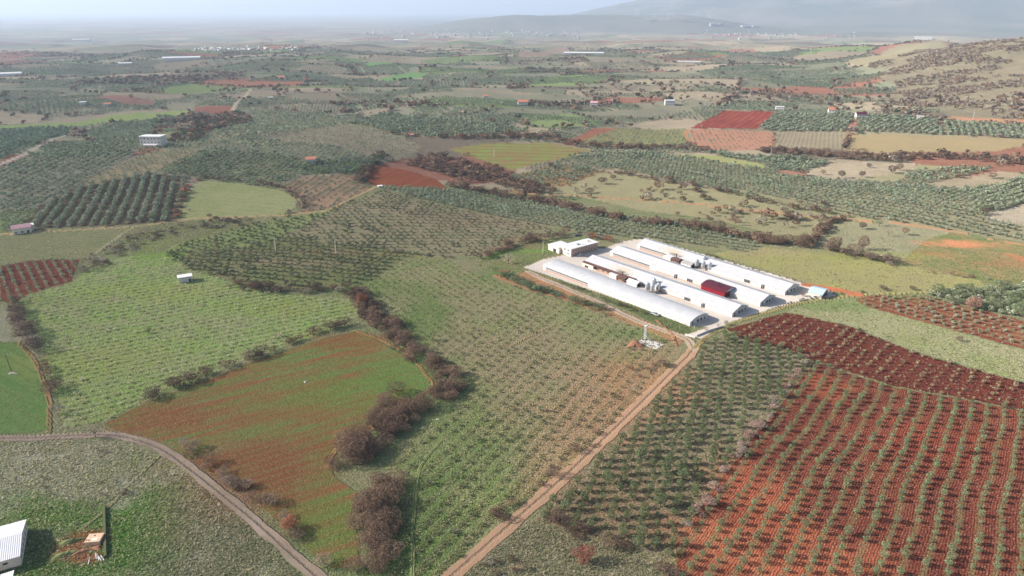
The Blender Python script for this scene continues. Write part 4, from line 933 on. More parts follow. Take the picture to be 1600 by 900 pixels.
def on_barn(key, name, label, cat, lx, ly, group=None, turn=0.0):
    a, ang = BF_[key][0], BF_[key][1]; ca, sa = math.cos(ang), math.sin(ang)
    return root(name, label, cat, (a[0] + lx * ca - ly * sa, a[1] + lx * sa + ly * ca, 0), ang + turn, group)
# lean-to and sheds beside barns B and D
lx = in_barn('B', 905, 417, 0)[0]
o = on_barn('B', 'lean_to', 'rusty roofed brick lean-to at the far end of the second barn', 'shed', lx, -3.4)
MB().box(0, 9, 1.3, 3.2, -.3, 2.3).build('wall', M['cream'], o)
MB().add([(-.3,1.0,2.45),(42,1.0,2.45),(42,3.2,2.95),(-.3,3.2,2.95),(-.3,1.0,2.57),(42,1.0,2.57),(42,3.2,3.07),(-.3,3.2,3.07)], [(0,3,2,1),(4,5,6,7),(0,1,5,4),(1,2,6,5),(2,3,7,6),(3,0,4,7)]).build('roof', M['rust'], o)
for k in range(9): MB().box(9.5 + 4 * k, 9.75 + 4 * k, 1.2, 1.45, -.3, 2.46).build('post', M['wood'], o)
MB().box(9.2, 42, 1.15, 1.25, -.3, .8).build('low_wall', M['brick'], o)
MB().box(2, 5, 1.24, 1.297, 0, 1.2).build('opening', M['dark'], o)
for key, px0, py0, lab1, lab2 in (('B', 957, 431, 'rusty boiler shed with a short chimney beside the second barn', 'small white gabled shed beside the second barn in front of its silos'),
                                  ('D', 1043, 403, 'rusty boiler shed with a short chimney beside the rear barn', 'small white gabled shed beside the rear barn near its silos')):
    lx = in_barn(key, px0, py0, 0)[0]
    o = on_barn(key, 'boiler_shed', lab1, 'shed', lx, -4.6, 'boiler sheds')
    MB().box(0, 5.5, .4, 4.4, -.3, 2.4).build('wall', M['cream'], o)
    MB().box(-.2, 5.7, .1, 4.5, 2.42, 2.6).build('flat_roof', M['white'], o)
    MB().prism([(-.3, 2.0), (-.3, 2.15), (2.2, 3.0), (4.5, 2.5), (4.5, 2.35), (2.2, 2.85)], 6.0, 12.5).build('sheet_roof', M['rust'], o)
    MB().box(6.4, 12.0, .5, 4.2, -.3, 1.1).build('rubble_wall', M['dbrick'], o)
    for p in ((6.3, 0), (10.6, 0), (12, 0), (6.3, 4), (12, 4)): MB().box(p[0], p[0] + .2, p[1], p[1] + .2, -.3, 2.2).build('post', M['wood'], o)
    MB().cyl(7.6, 3.6, 2, 5.0, .28).build('chimney', M['rust'], o)
    o = on_barn(key, 'small_shed', lab2, 'shed', lx + 14.5, -5.2, 'small gabled sheds')
    MB().prism(gable_prof(4.6, 2.1, 3.0), 0, 7.5).build('wall', M['wall'], o); roof_mesh(4.6, 2.1, 3.0, -.25, 7.7, .25).build('roof', M['grey' if key == 'D' else 'white'], o)
    MB().box(7.503, 7.55, .9, 3.7, 0, 2.0).build('door', M['dark'], o)
# silos
def make_silo(label, grp):
    o = root('feed_silo', label, 'silo', (0, 0, 0), 0, grp)
    MB().cyl(0, 0, 1.9, 5.0, 1.35, n=24).build('tank', M['metal'], o, smooth=False)
    MB().cyl(0, 0, 5.003, 5.9, 1.42, .25, n=24).cyl(0, 0, 5.9, 6.1, .3, .3, 12).build('cone_roof', M['metal'], o)
    MB().cyl(0, 0, .7, 1.897, .2, 1.33, n=24).build('hopper', M['metal'], o)
    for z in (2.7, 3.5, 4.3): MB().cyl(0, 0, z, z + .07, 1.39, n=24).build('band', M['grey'], o)
    for k in range(4):
        a = math.pi / 4 + k * math.pi / 2; MB().bar((1.25 * math.cos(a), 1.25 * math.sin(a), -.1), (1.25 * math.cos(a), 1.25 * math.sin(a), 2.4), .14).build('leg', M['metal'], o)
    MB().bar((1.5, 0, 0), (1.5, 0, 5.2), .07).bar((1.5, .4, 0), (1.5, .4, 5.2), .07).build('ladder', M['grey'], o)
    return o
first = None
for key, pts, who in (('B', ((1011, 456), (1018.5, 458.5), (1028, 456.5), (1021, 451)), 'the second barn'), ('D', ((1088, 419), (1098, 422), (1108, 423.5), (1099, 415.5)), 'the rear barn')):
    for k, p in enumerate(pts):
        lab = 'galvanised feed silo beside %s, %s' % (who, ('leftmost in front', 'middle one in front', 'rightmost in front', 'standing behind the others')[k])
        if first is None: s_ = first = make_silo(lab, 'galvanised feed silos')
        else:
            s_ = first.copy(); COL.objects.link(s_); s_['label'] = lab
            for ch in first.children: c_ = ch.copy(); COL.objects.link(c_); c_.parent = s_
        x, y = zpt(*p, 0); s_.location = (x, y, 0); s_.rotation_euler = (0, 0, k * .7); s_.scale = (.95, .95, 1.0 if k < 3 else 1.12)
# the red annex on barn C
l0 = in_barn('C', 1100.5, 452, 0)[0]; l1 = in_barn('C', 1138, 464, 0)[0]
o = on_barn('C', 'red_annex', 'dark red sheet metal annex with curved roof and black chimney, on the third barn', 'annex', l0, -5.6)
Lr = l1 - l0
MB().box(0, Lr, 0, 5.55, -.3, 3.6).build('wall', M['redwall'], o)
prof = [(-.4 + 12.4 * i / 10, 3.65 + 1.6 * math.sin(math.pi * (i / 10) ** .9)) for i in range(11)]
pr2 = prof + [(a, b - .15) for a, b in prof[::-1]]
MB().prism(pr2, -.4, Lr + .4).build('roof', M['redroof'], o)
MB().prism([(a, b - .17) for a, b in prof[1:-1]] + [(10.6, 3.3), (.1, 3.3)], .02, .2).prism([(a, b - .17) for a, b in prof[1:-1]] + [(10.6, 3.3), (.1, 3.3)], Lr - .2, Lr - .02).build('end_panel', M['shade'], o)
MB().cyl(Lr * .62, 3.2, 3.6, 7.2, .26).cyl(Lr * .62, 3.2, 7.2, 7.5, .38, .05).build('chimney', M['dark'], o)
MB().box(Lr + .003, Lr + .06, 1, 4, 0, 2.6).build('door', M['dark'], o)
# blue roofed shed
a = zpt(1263,456,2.4); b = zpt(1284.5,461,2.4); c = zpt(1300,453.5,2.4); ang, loc = frame(a, b); L, W = math.dist(a, b), math.dist(b, c)
o = root('tool_shed', 'pale blue roofed shed at the right end of the farm yard', 'shed', (a[0], a[1], 0), ang)
MB().prism(gable_prof(W, 2.4, 3.7), 0, L).build('wall', M['cream'], o); roof_mesh(W, 2.4, 3.7, -.3, L + .35, .35).build('roof', M['blue'], o)
for q in range(3): MB().box(L + .003, L + .06, W * (.12 + .28 * q), W * (.32 + .28 * q), 0, 2.1).build('door', M['dark'], o)
# farmhouse
p0 = zpt(892, 401.5, 0); p1 = zpt(933, 390.5, 0); p2 = zpt(875.5, 394, 0); ang, loc = frame(p0, p1); L = math.dist(p0, p1); W = 9.5
o = root('farmhouse', 'two storey brick farmhouse with flat white roof at the head of the yard', 'house', (p0[0], p0[1], 0), ang)
H = 5.4
MB().box(0, L, 0, W, -.4, H).build('wall', M['cream'], o)
MB().box(.2, L + .08, -.10, -.003, .0, H - .05).build('brick_facade', M['brick'], o)
MB().box(-.6, L + .6, -.8, W + .5, H + .003, H + .30).build('roof', M['white'], o)
k = 1.2
while k < L - 1.5:
    for z in (.9, 3.4):
        w_ = MB().box(k, k + 1.1, -.16, -.103, z, z + 1.2).build('window', M['white'], o); MB().box(k + .1, k + 1.0, -.18, -.163, z + .1, z + 1.1).build('pane', M['glass'], w_)
    k += 2.35
for y_, z in ((2, 3.2), (5.2, 3.2), (2, .7)):
    w_ = MB().box(-.06, -.003, y_, y_ + 1.6, z, z + 1.4).build('window', M['white'], o); MB().box(-.08, -.063, y_ + .1, y_ + 1.5, z + .1, z + 1.3).build('pane', M['glass'], w_)
MB().box(L * .35, L * .35 + 1.6, 3, 4.4, H + .303, H + 1.1).build('solar_tank', M['grey'], o)
MB().cyl(L * .5, 2.4, H + .303, H + 1.0, .3).build('roof_vent', M['white'], o); MB().box(L * .8, L * .8 + .7, 4, 4.8, H + .303, H + 1.2).build('chimney', M['brick'], o)
o2 = root('house_wing', 'low cream wing with a flat roof behind the left of the farmhouse', 'house', (p0[0], p0[1], 0), ang)
MB().box(-2, 9, W + .02, W + 11, -.4, 3.6).build('wall', M['cream'], o2); MB().box(-2.4, 9.4, W + .52, W + 11.4, 3.603, 3.9).build('roof', M['white'], o2)
MB().box(-2.06, -2.003, W + 3, W + 6, 0, 2.4).build('door', M['dark'], o2)
# cars
def car(label, x, y, z, rz, paint, s=1.0, name='parked_car'):
    o = root(name, label, 'car', (x, y, z), rz); 
    b = MB(); pr_ = [(-2.1,.35),(-2.15,.75),(-1.6,.9),(-1.0,.95),(1.0,.95),(1.9,.85),(2.15,.7),(2.1,.35)]
    b.prism(pr_, -.85, .85, 'y').build('body', paint, o, .05)
    MB().add([(-1.55,-.76,.93),(1.15,-.76,.93),(1.15,.76,.93),(-1.55,.76,.93),(-1.2,-.62,1.45),(.45,-.62,1.45),(.45,.62,1.45),(-1.2,.62,1.45)], [(0,3,2,1),(4,5,6,7),(0,1,5,4),(1,2,6,5),(2,3,7,6),(3,0,4,7)]).build('cabin', M['glass'], o)
    MB().box(-1.18, .43, -.61, .61, 1.453, 1.5).build('roof', paint, o)
    for wx, wy in ((-1.35,-.8),(-1.35,.8),(1.35,-.8),(1.35,.8)):
        m_ = MB(); n_ = 14; v = [(wx + .34 * math.cos(2 * math.pi * i / n_), wy + dy, .34 + .34 * math.sin(2 * math.pi * i / n_)) for dy in (-.11, .11) for i in range(n_)]
        m_.add(v, [tuple(range(n_)), tuple(range(n_, 2 * n_))[::-1]] + [(i, n_ + i, n_ + (i + 1) % n_, (i + 1) % n_) for i in range(n_)]).build('wheel', M['rubber'], o)
    return o
x, y = zpt(906, 399.2, 0); car('white car parked at the foot of the brick farmhouse', x, y, 0.0, ang, M['carw'])
x, y = at(902, 369); car('dark blue car parked behind the farmhouse', x, y, hz(x, y), .1, M['carb'])
x, y = at(1024, 492.5); car('silver car parked on the grass beside the front barn', x, y, hz(x, y) + .02, -.8, M['metal'])

# generic buildings farther away, sized by how large they show
def size_at(px, py): x, y = at(px, py); return x, y, math.sqrt(x * x + y * y + CAM_H ** 2) / F
def house(name, label, cat, px, py, wpx, depth, hpx, yaw, wall, roof, kind='gable', wins=True, group=None, door=False):
    x, y, k = size_at(px, py); w = wpx * k; h = hpx * k; z = hz(x, y)
    yaw = yaw * .5 + math.atan2(-x, y) * .9
    o = root(name, label, cat, (x, y, z - .3), yaw, group); e = h * (.72 if kind == 'gable' else 1)
    if kind == 'gable':
        mb = MB(); mb.prism([(-depth / 2, -2), (-depth / 2, e), (0, h), (depth / 2, e), (depth / 2, -2)], -w / 2, w / 2).build('wall', wall, o)
        r_ = roof_mesh(depth, e, h, -w / 2 - .4, w / 2 + .4, .5); r_.v = [(a, b - depth / 2, c) for a, b, c in r_.v]; r_.build('roof', roof, o)
    else:
        MB().box(-w / 2, w / 2, -depth / 2, depth / 2, -2, h).build('wall', wall, o); MB().box(-w / 2 - .5, w / 2 + .5, -depth / 2 - .5, depth / 2 + .5, h + .003, h + .4).build('roof', roof, o)
    if wins:
        nfl = max(1, int(e / 3.0)); nc = max(2, int(w / 3.4))
        for f_ in range(nfl):
            for c_ in range(nc):
                cx = -w / 2 + w * (c_ + .5) / nc; zz = f_ * e / nfl + .9; s_ = .6
                MB().box(cx - s_, cx + s_, -depth / 2 - .08, -depth / 2 - .003, zz, zz + 1.3).build('window', M['glass'], o)
    if door: MB().box(w * .25, w * .25 + 1.2, -depth / 2 - .07, -depth / 2 - .003, 0, 2.1).build('door', M['dark'], o)
    return o
house('white_building', 'white three storey building with flat roof beside the upper left olive grove', 'building', 241, 228, 29, 12, 14, -1.0, M['wall'], M['white'], 'flat')
house('outbuilding', 'low white outbuilding at the foot of the three storey building', 'building', 236, 230, 18, 5, 3.5, -1.0, M['wall'], M['white'], 'flat', False)
house('shack', 'pink roofed cream shack beside the field track at far left', 'shack', 35, 363, 20, 7, 11, .15, M['cream'], M['pink'], 'gable', True, None, True)
house('lean_shack', 'small grey sheet shack next to the pink roofed shack', 'shack', 47, 359, 9, 5, 7, .15, M['shade'], M['white'], 'flat', False)
house('farm_cottage', 'small house with bright red roof on the olive hill at left', 'house', 486, 254, 14, 8, 9, .05, M['wall'], M['tile'], 'gable')
house('hut', 'white flat roofed hut alone in the green plantation', 'hut', 290, 439, 17, 4.5, 8, .12, M['wall'], M['white'], 'flat', False, None, True)
house('pump_house', 'low white pump house by the plough land bend on the track', 'hut', 594, 293, 6, 3, 3, .3, M['wall'], M['white'], 'flat', False)
house('villa', 'white villa with red roof on the ridge left of centre', 'house', 817, 165, 15, 12, 9, .1, M['wall'], M['tile'], 'gable')
house('villa', 'small house with pinkish roof between the olive plots in the distance', 'house', 928, 165, 11, 10, 7, -.1, M['wall'], M['pink'], 'gable')
house('villa', 'white flat roofed villa right of centre in the distance', 'house', 1046, 164, 14, 12, 7, .2, M['wall'], M['white'], 'flat')
house('villa', 'tall narrow house with bright red roof above the right olive rows', 'house', 1298, 178, 8, 9, 9, .2, M['wall'], M['tile'], 'gable')
house('villa', 'white house with dark red roof at the top of the right olive rows', 'house', 1344, 185, 13, 9, 9, .5, M['wall'], M['redroof'], 'gable')
house('villa', 'grey hut at the right end of the hill road', 'hut', 1437, 186, 8, 7, 4, 0, M['cream'], M['white'], 'flat')
house('villa', 'tiny house with red roof left of the villas in the distance', 'house', 759, 153, 7, 8, 5, .1, M['wall'], M['tile'], 'gable')
house('villa', 'small white house at the tip of the bare hill', 'house', 642, 213, 9, 6, 4.5, .1, M['wall'], M['tile'], 'gable')
house('villa', 'white shed on the left olive hill crest', 'hut', 423, 155, 7, 6, 3, .1, M['wall'], M['white'], 'flat')
house('villa', 'cream house in the far grove left of centre', 'house', 440, 124, 10, 14, 5, .1, M['cream'], M['tile'], 'gable')
house('villa', 'small house with red roof beside the far reddish plough land', 'house', 168, 165, 8, 9, 4, .1, M['wall'], M['tile'], 'gable')
house('villa', 'two part white house at the end of the dark far grove', 'house', 130, 164, 7, 9, 4, .1, M['wall'], M['white'], 'flat')
house('villa', 'white house by the hill road at far right', 'house', 1218, 172, 11, 10, 5, .1, M['wall'], M['white'], 'flat')
house('barn', 'very long white barn in the far left distance', 'barn', 284, 94, 47, 26, 5, .05, M['wall'], M['white'], 'gable', False)
house('barn', 'very long white barn right of centre in the far distance', 'barn', 912, 86, 58, 24, 4.5, .0, M['wall'], M['white'], 'gable', False)
house('barn', 'thin white greenhouse strip in the far middle distance', 'barn', 1076, 98, 32, 20, 2.6, .0, M['wall'], M['white'], 'gable', False)
house('barn', 'white barn cut by the left edge of the picture in the distance', 'barn', 4, 119, 40, 24, 4.5, .05, M['wall'], M['white'], 'gable', False)
house('barn', 'low pale shed right of the white barn at far left', 'barn', 196, 101, 16, 18, 3, .05, M['wall'], M['white'], 'gable', False)
house('barn', 'long pale barn near the horizon left of centre', 'barn', 627, 65, 20, 40, 3.2, -.1, M['wall'], M['white'], 'gable', False)
house('barn', 'pale barn on the plain near the left horizon', 'barn', 127, 64, 19, 40, 2.6, .1, M['wall'], M['white'], 'gable', False)
house('barn', 'white works hall behind the far right hill', 'barn', 1442, 62, 20, 40, 4, 0, M['wall'], M['white'], 'flat', False)
# village and town as single small houses
def tiny(name, label, cat, grp, x, y, w, d, h, yaw, wall, roof):
    z = hz(x, y); mb = MB(); p = [(-d/2, -2), (-d/2, h), (0, h * 1.4), (d/2, h), (d/2, -2)]; mb.prism(p, -w/2, w/2)
    me = bpy.data.meshes.new(name); me.from_pydata(mb.v, [], mb.f); me.materials.append(wall); me.materials.append(roof)
    for q in me.polygons:
        if q.normal.z > .3: q.material_index = 1
    o = link(name, me); o.location = (x, y, z); o.rotation_euler = (0, 0, yaw); return tag(o, label, cat, grp)
PX = RNG.uniform(300, 468, 74); QX, QY = cast(PX, RNG.normal(77, 1.6, 74) - (PX - 400) * .005)
for k in range(74):
    x, y = QX[k], QY[k]; w = random.uniform(7, 11)
    tiny('house', 'small house in the red roofed village on the left plain', 'house', 'village houses', x, y, w, w * .75, random.uniform(4, 7), random.random() * 3, random.choice((M['cream'], M['shade'], M['wall'])), random.choice((M['tile'], M['tile'], M['tile'], M['pink'])))
QX, QY = cast(RNG.uniform(560, 905, 120), RNG.normal(52, 3.2, 120))
for k in range(120):
    x, y = QX[k], QY[k]; w = random.uniform(12, 34)
    tiny('town_building', 'pale building of the hazy town on the plain near the horizon', 'building', 'hazy town buildings', x, y, w, w * .6, random.uniform(6, 12), random.random() * 3, M['dull'], random.choice((M['dull'], M['dull'], M['shade'], M['pink'])))
QX, QY = cast(RNG.uniform(1090, 1340, 60), RNG.normal(56, 3.0, 60))
for k in range(60):
    x, y = QX[k], QY[k]; w = random.uniform(12, 28)
    tiny('town_building', 'pale building of the works and village under the right mountains', 'building', 'buildings under the mountains', x, y, w, w * .6, random.uniform(6, 11), random.random() * 3, M['dull'], random.choice((M['dull'], M['dull'], M['tile'])))
fx, fy = at(1118, 40.5)
for k, (px, py, w, h) in enumerate(((1113, 41, 70, 30), (1120, 41, 60, 22), (1127, 41, 50, 34), (1165, 43, 120, 20), (1180, 42.5, 90, 16))):
    x, y = at(px, py); tiny('factory_hall', 'white factory hall under the smoke plume, ' + ('leftmost of the cluster', 'middle of the cluster', 'rightmost of the cluster', 'left one of the pair to its right', 'right one of the pair to its right')[k], 'factory', 'factory halls', x, y, w, w * .6, h, .2, M['dull'], M['shade'])

# mast, poles, walls, stones and odd things
def pole(label, px, py, h, arm=True, lean=0.0, mat=None, grp='utility poles', name='utility_pole'):
    x, y = at(px, py); o = root(name, label, 'pole', (x, y, hz(x, y) - .2), random.random(), grp); mat = mat or M['pole']
    MB().cyl(0, 0, 0, h, .17, .11, 8).build('post', mat, o)
    if arm:
        MB().box(-1.1, 1.1, -.07, .07, h - .5, h - .36).build('crossarm', M['grey'], o)
        for q in (-1, 0, 1): MB().cyl(q, 0, h - .358, h - .1, .06, .04, 6).build('insulator', M['white'], o)
    o.rotation_euler = (lean, 0, .3); return o
pole('white concrete utility pole on the upper edge of the centre left plantation', 525, 396, 10)
pole('grey utility pole at the left edge of the hillside plantation', 431, 392, 9)
pole('white pole standing in front of the farmhouse garden', 848.5, 395, 8.5)
pole('slanting dark pole in the bright green crop at far left', 18, 580, 9.5, True, .12, M['wood'])
for k, (px, py) in enumerate(((772, 246), (1204, 243), (576, 143), (582, 142), (650, 149), (730, 156), (735, 156), (913, 165), (957, 166), (1067, 168), (1101, 168), (1139, 169), (1167, 170), (1249, 172), (1377, 181), (1433, 184), (1520, 186))):
    pole('utility pole of the line along the far ridge road, %s' % ('by the green field', 'by the striped plot', 'first of the left pair', 'second of the left pair', 'between pairs', 'left one of the middle pair', 'right one of the middle pair', 'left of the villa', 'right of the villa', 'past the flat villa', 'over the small meadow', 'at the red field', 'at the red field corner', 'left of the red roof', 'right of the red roof', 'by the grey hut', 'over the orange strip')[k], px, py, 10 if k < 2 else 13)
x, y = at(1007.5, 531); z = hz(x, y)
o = root('lattice_mast', 'white lattice mast on the rubble strewn pad beside the lane', 'mast', (x, y, z - .1), .4)
mb = MB(); s_ = .42; h_ = 7.6
for a_, b_ in ((-s_, -s_), (s_, -s_), (s_, s_), (-s_, s_)): mb.bar((a_, b_, 0), (a_ * .8, b_ * .8, h_), .11)
for k in range(9):
    z0, z1 = k * h_ / 9, (k + 1) * h_ / 9
    for (a0, b0), (a1, b1) in (((-s_, -s_), (s_, -s_)), ((s_, -s_), (s_, s_)), ((s_, s_), (-s_, s_)), ((-s_, s_), (-s_, -s_))): mb.bar((a0, b0, z0), (a1 * .9, b1 * .9, z1), .06); mb.bar((a0, b0, z1), (a1, b1, z1), .06)
mb.build('lattice', M['white'], o); MB().box(-.6, .6, -.6, .6, h_, h_ + .2).build('platform', M['white'], o)
MB().box(-1.2, 1.2, -1.2, 1.2, -.3, .25).build('footing', M['conc'], o)
def blob(name, label, cat, px, py, rx, ry, h, mat, seed, rz=0, n=22):
    x, y = at(px, py); g = np.random.default_rng(seed); V = []; Fc = []
    for i in range(n):
        for j in range(n * 2):
            a = 2 * math.pi * j / (n * 2); r = i / (n - 1); q = r * (1 + .25 * math.sin(3 * a + seed) * r)
            X, Y = rx * q * math.cos(a), ry * q * math.sin(a); zz = h * (1 - r * r) ** 1.2 * (1 + .35 * float(vnoise(np.array([X / 1.3 + seed]), np.array([Y / 1.3]), 4)[0]) ) - .15
            V.append((X, Y, zz + .25 * h * (float(vnoise(np.array([X * 1.6]), np.array([Y * 1.6]), 6)[0]) - .5) * (1 - r)))
    for i in range(n - 1):
        for j in range(n * 2): k_ = (j + 1) % (n * 2); Fc.append((i * n * 2 + j, (i + 1) * n * 2 + j, (i + 1) * n * 2 + k_, i * n * 2 + k_))
    o = MB().add(V, Fc).build(name, mat); o.location = (x, y, hz(x, y)); o.rotation_euler = (0, 0, rz); return tag(o, label, cat)
blob('soil_mound', 'orange heap of dug soil left of the lattice mast', 'mound', 993, 539, 4.2, 3.8, 1.8, M['soil'], 3)
blob('soil_mound', 'low orange soil heap in the garden beside the farm lane', 'mound', 789, 424, 4.5, 3, .8, M['soil'], 5)
blob('stone', 'pale boulder lying in the striped green and brown field', 'stone', 478, 597, 1.3, .8, .5, M['dstone'], 7)
blob('stone', 'pale round stone ring in the grass right of the tree belt', 'stone', 684, 655, 1.1, .9, .3, M['dstone'], 8)
blob('rubble_pile', 'heap of stones at the foot of the slanting pole in the green crop', 'stones', 21, 583, 2.2, 1.2, .6, M['dstone'], 9)
for k_, (bx, by, ba, bb, bh, bz) in enumerate(((112, 846, 4.5, 1.3, .9, .35), (104, 866, 5, 1.4, .8, .4), (128, 862, 3, 1.1, .7, .5), (152, 856, 2, 1.2, .7, 0))):
    blob('earth_bank', 'overgrown bank of dug earth beside the tan concrete tank, ' + ('above left of it', 'far below left of it', 'just below left of it', 'right below it')[k_], 'earth bank', bx, by, ba, bb, bh, M['bank'] if k_ < 2 else M['soil'], 20 + k_, bz)
x, y = at(1016, 537); z = hz(x, y)
pad = MB().box(-5.5, 5.5, -3.4, 3.4, -.6, .15).build('concrete_slab', M['conc']); pad.location = (x, y, z); pad.rotation_euler = (0, 0, -.75); tag(pad, 'square concrete slab at the foot of the lattice mast', 'slab')
for k in range(46):
    a_, b_ = random.uniform(-5.2, 5.2), random.uniform(-3.2, 3.2); ca, sa = math.cos(-.75), math.sin(-.75); s_ = random.uniform(.15, .45)
    mb = MB(); mb.box(-s_, s_, -s_ * .7, s_ * .6, 0, s_ * .7); mb.v = [(p[0] * random.uniform(.7, 1.2), p[1] * random.uniform(.7, 1.2), p[2] * random.uniform(.7, 1.2)) for p in mb.v]
    o = mb.build('rubble_block', random.choice((M['white'], M['conc'], M['white'], M['dbrick']))); o.location = (x + a_ * ca - b_ * sa, y + a_ * sa + b_ * ca, z + .153); o.rotation_euler = (0, 0, random.random() * 3)
    tag(o, 'broken pale block lying on the concrete slab by the mast', 'rubble', 'rubble on the slab')
def wall_line(name, label, cat, pts, h, th, mat, post=None, pgap=3.0):
    P = [at(*p) for p in pts]; o = root(name, label, cat, (P[0][0], P[0][1], hz(*P[0]))); ox, oy, oz = o.location
    mb = MB()
    for (ax, ay), (bx, by) in zip(P[:-1], P[1:]):
        L = math.hypot(bx - ax, by - ay); dx, dy = (bx - ax) / L, (by - ay) / L; nx_, ny_ = -dy * th / 2, dx * th / 2; za, zb = hz(ax, ay) - oz, hz(bx, by) - oz
        if not post:
            v = []
            for (qx, qy, qz) in ((ax, ay, za), (bx, by, zb)):
                for sx in (-1, 1):
                    for zz in (-.5, h): v.append((qx + sx * nx_ - ox, qy + sx * ny_ - oy, qz + zz))
            mb.add(v, [(0,1,3,2),(4,6,7,5),(0,4,5,1),(2,3,7,6),(1,5,7,3),(0,2,6,4)])
        else:
            n_ = max(1, int(L / pgap))
            for i in range(n_ + 1):
                t_ = i / n_; qx, qy = ax + (bx - ax) * t_, ay + (by - ay) * t_; MB().box(qx - ox - .09, qx - ox + .09, qy - oy - .09, qy - oy + .09, -.3, h).build('post', mat, o)
            for zz in (.4 * h, .85 * h): mb.bar((ax - ox, ay - oy, za + zz), (bx - ox, by - oy, zb + zz), .035)
    mb.build('wires' if post else 'wall', M['metal'] if post else mat, o); return o
wall_line('fence', 'wire fence on white posts along the grass strip below the front barn', 'fence', [(1003,486),(1030,495),(1055,503),(1085,513)], 1.6, .1, M['white'], True, 4.2)
wall_line('boundary_wall', 'low white wall at the yard entrance by the road junction', 'wall', [(1070,524),(1086,528)], 1.0, .3, M['wall'])
wall_line('boundary_wall', 'low white wall edging the yard beside the road junction', 'wall', [(1088,526),(1110,517),(1130,511)], .9, .25, M['wall'])
wall_line('garden_wall', 'overgrown low wall running beside the dug pit at bottom left', 'wall', [(163,793),(164,830),(165,872)], .9, .7, plain('mossy_wall', alb((86,92,60)), 1, wear=.3, scale=2))
# the small things round the bottom left barn
x, y = at(149, 846); z = hz(x, y); o = root('concrete_tank', 'square tan concrete tank with dark holes in the red dug pit', 'tank', (x, y, z - .2), .12)
MB().box(-2.2, 2.2, -1.9, 1.9, -.5, 1.7).build('body', M['tan'], o, .05)
for p, q in ((-.2, .9), (-1.1, -1.0), (-1.8, -.9)): MB().cyl(p, q, 1.68, 1.72, .28, n=12).build('hole', M['dark'], o)
MB().box(-.4, 1.4, -1.4, -.2, 1.703, 1.76).build('lid', M['cream'], o)
for k, (px, py, rz, lab) in enumerate(((150, 869, -1.0, 'first'), (153, 871, -.9, 'second'), (156, 873, -.8, 'third'), (160, 872, -.75, 'fourth'), (139, 877, -1.2, 'fifth, apart from the others'))):
    x, y = at(px, py); o = MB().box(-1.4, 1.4, -.12, .12, .02, .16).build('white_beam', M['white']); o.location = (x, y, hz(x, y)); o.rotation_euler = (0, 0, rz); tag(o, 'white beam lying in the grass at bottom left, %s from the left' % lab if k < 4 else 'white beam lying apart, left of the other white beams', 'beam', 'white beams')
# white ribbed barn at the bottom left corner and the roof below it
def corner_barn(label, pr_top, pr_bot, e, rise, L, frac=.5):
    a = zpt(*pr_bot, e); b = zpt(*pr_top, e); W = math.dist(a, b); ang = math.atan2(b[1] - a[1], b[0] - a[0])
    o = root('barn', label, 'barn', (a[0], a[1], 0), ang + math.pi / 2 - math.pi / 2)      # local x = across, y = along to the left
    prof = [(0, -1), (0, e), (W / 2, e + rise), (W, e), (W, -1)]
    MB().prism(prof, 0.0, L, 'y').build('wall', M['cream'], o)
    th = .15; s0 = rise / (W / 2); ov = .35
    up = [(-ov, e - ov * s0 + .02 + th), (W / 2, e + rise + .02 + th), (W + ov, e - ov * s0 + .02 + th)]; pr2 = up + [(p, q - th) for p, q in up[::-1]]
    v = [(p, yy, q) for yy in (-.35, L + .3) for p, q in pr2]; f = [(i, (i + 1) % 6, 6 + (i + 1) % 6, 6 + i) for i in range(6)] + [(0, 1, 4, 5), (1, 2, 3, 4), (6, 7, 10, 11), (7, 8, 9, 10)]
    # ribs must run down the slope: bands along the local y axis
    MB().add(v, f).build('roof', M['rib2'], o)
    k = 1.5
    while k < W - 1.5: MB().box(k, k + 1.2, -.06, -.003, 1.0, 2.2).build('window', M['grey'], o); k += 2.6
    MB().box(-.06, -.003, 3, 4.2, 1.6, 2.2).build('window', M['dark'], o)
    return o
def rib_y():
    m, t = nt('ribbed_sheet_y'); n = N(t); out = n('OutputMaterial'); tc = n('TexCoord').outputs['Object']
    w = n('TexWave', {'Vector': tc, 'Scale': .6}, wave_type='BANDS', bands_direction='Y').outputs['Fac']
    c = n.mix(n.rng(w, 0, .25, .3, 0), (.50,.50,.53), (.40,.41,.45)); bp = n('Bump', {'Height': w, 'Strength': .5, 'Distance': .1})
    b = n('BsdfPrincipled', {'Base Color': c, 'Roughness': .45, 'Normal': bp.outputs[0]}); t.links.new(b.outputs[0], out.inputs[0]); return m
M['rib2'] = rib_y()
corner_barn('white barn with ribbed sheet roof at the left edge near the bottom', (39.3, 813.3), (29.6, 868.7), 3.2, 1.5, 34)
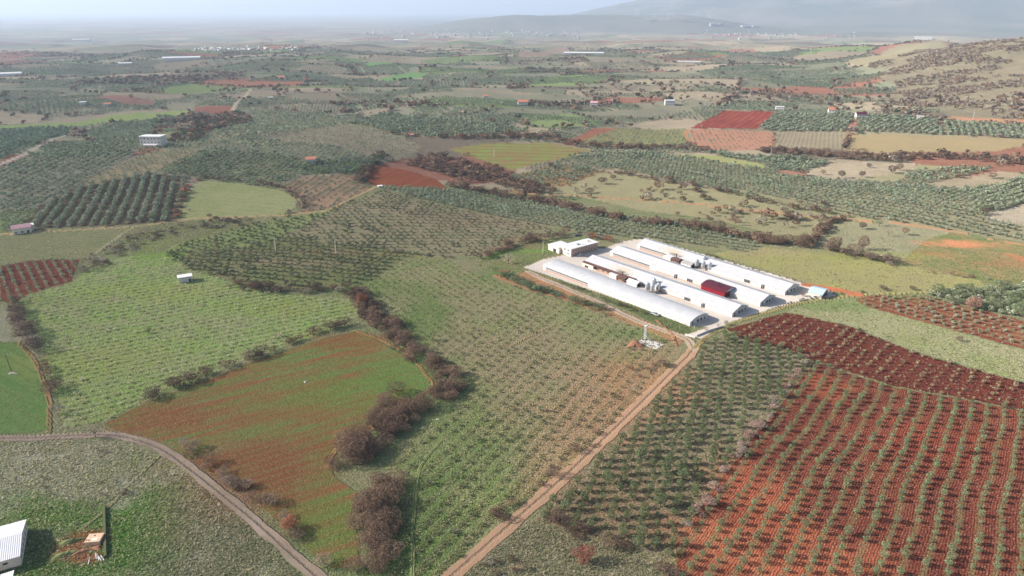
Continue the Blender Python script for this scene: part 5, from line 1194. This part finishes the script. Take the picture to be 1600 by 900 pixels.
corner_barn('corner of a white sheet roof in the bottom left corner of the picture', (20, 893), (17, 930), 3.0, 1.2, 20)
# smoke over the factory
def smoke_plume():
    dist = math.hypot(fx, fy); ux, uy = fx / dist, fy / dist; rx_, ry_ = uy, -ux
    k = dist / 1003 ; mb = []; g = np.random.default_rng(5)
    import bmesh
    bm = bmesh.new()
    path = [(1120, 38, 1.6), (1117, 34, 2.4), (1112, 29, 3.4), (1106, 25, 4.2), (1099, 23, 4.6), (1092, 26, 4.6), (1084, 28, 4.4), (1062, 12, 5.5), (1054, 20, 6), (1050, 30, 6.5), (1064, 6, 5), (1020, 34, 7), (1008, 28, 6), (1036, 36, 6)]
    for px, py, r in path:
        for q in range(7):
            ox, oy = g.normal(size=2) * r * .6
            lat = (px + ox - 1118) * k * .93; up = (40.5 - (py + oy)) * k * .93
            c = mathutils.Vector((fx + rx_ * lat + g.normal() * 30, fy + ry_ * lat + g.normal() * 30, hz(fx, fy) + up + 12))
            mt_ = mathutils.Matrix.Translation(c) @ mathutils.Matrix.Diagonal((r * k * (.3 + .6 * g.random()), r * k * .5, r * k * (.2 + .35 * g.random()), 1))
            bmesh.ops.create_icosphere(bm, subdivisions=2, radius=1, matrix=mt_)
    me = bpy.data.meshes.new('smoke'); bm.to_mesh(me); bm.free()
    m, t = nt('smoke'); n = N(t); out = n('OutputMaterial'); pv = n('VolumePrincipled', {'Color': (.95,.96,1,1), 'Density': .0014}); t.links.new(pv.outputs[0], out.inputs['Volume']); me.materials.append(m)
    tag(link('smoke', me), 'white smoke drifting left from the distant factory', 'smoke', None, 'stuff')
smoke_plume()

# ------------------------------------------------------------------ the haze of the air
mb = MB(); mb.box(-64000, 64000, -32000, 64000, -130, 900)
m, t = nt('haze'); n = N(t); out = n('OutputMaterial')
pv = n('VolumePrincipled', {'Color': (.53, .64, .82, 1), 'Density': 7.8e-5, 'Anisotropy': .2})
t.links.new(pv.outputs[0], out.inputs['Volume'])
tag(mb.build('haze', m), 'pale blue haze over the far plain', 'haze', None, 'stuff')
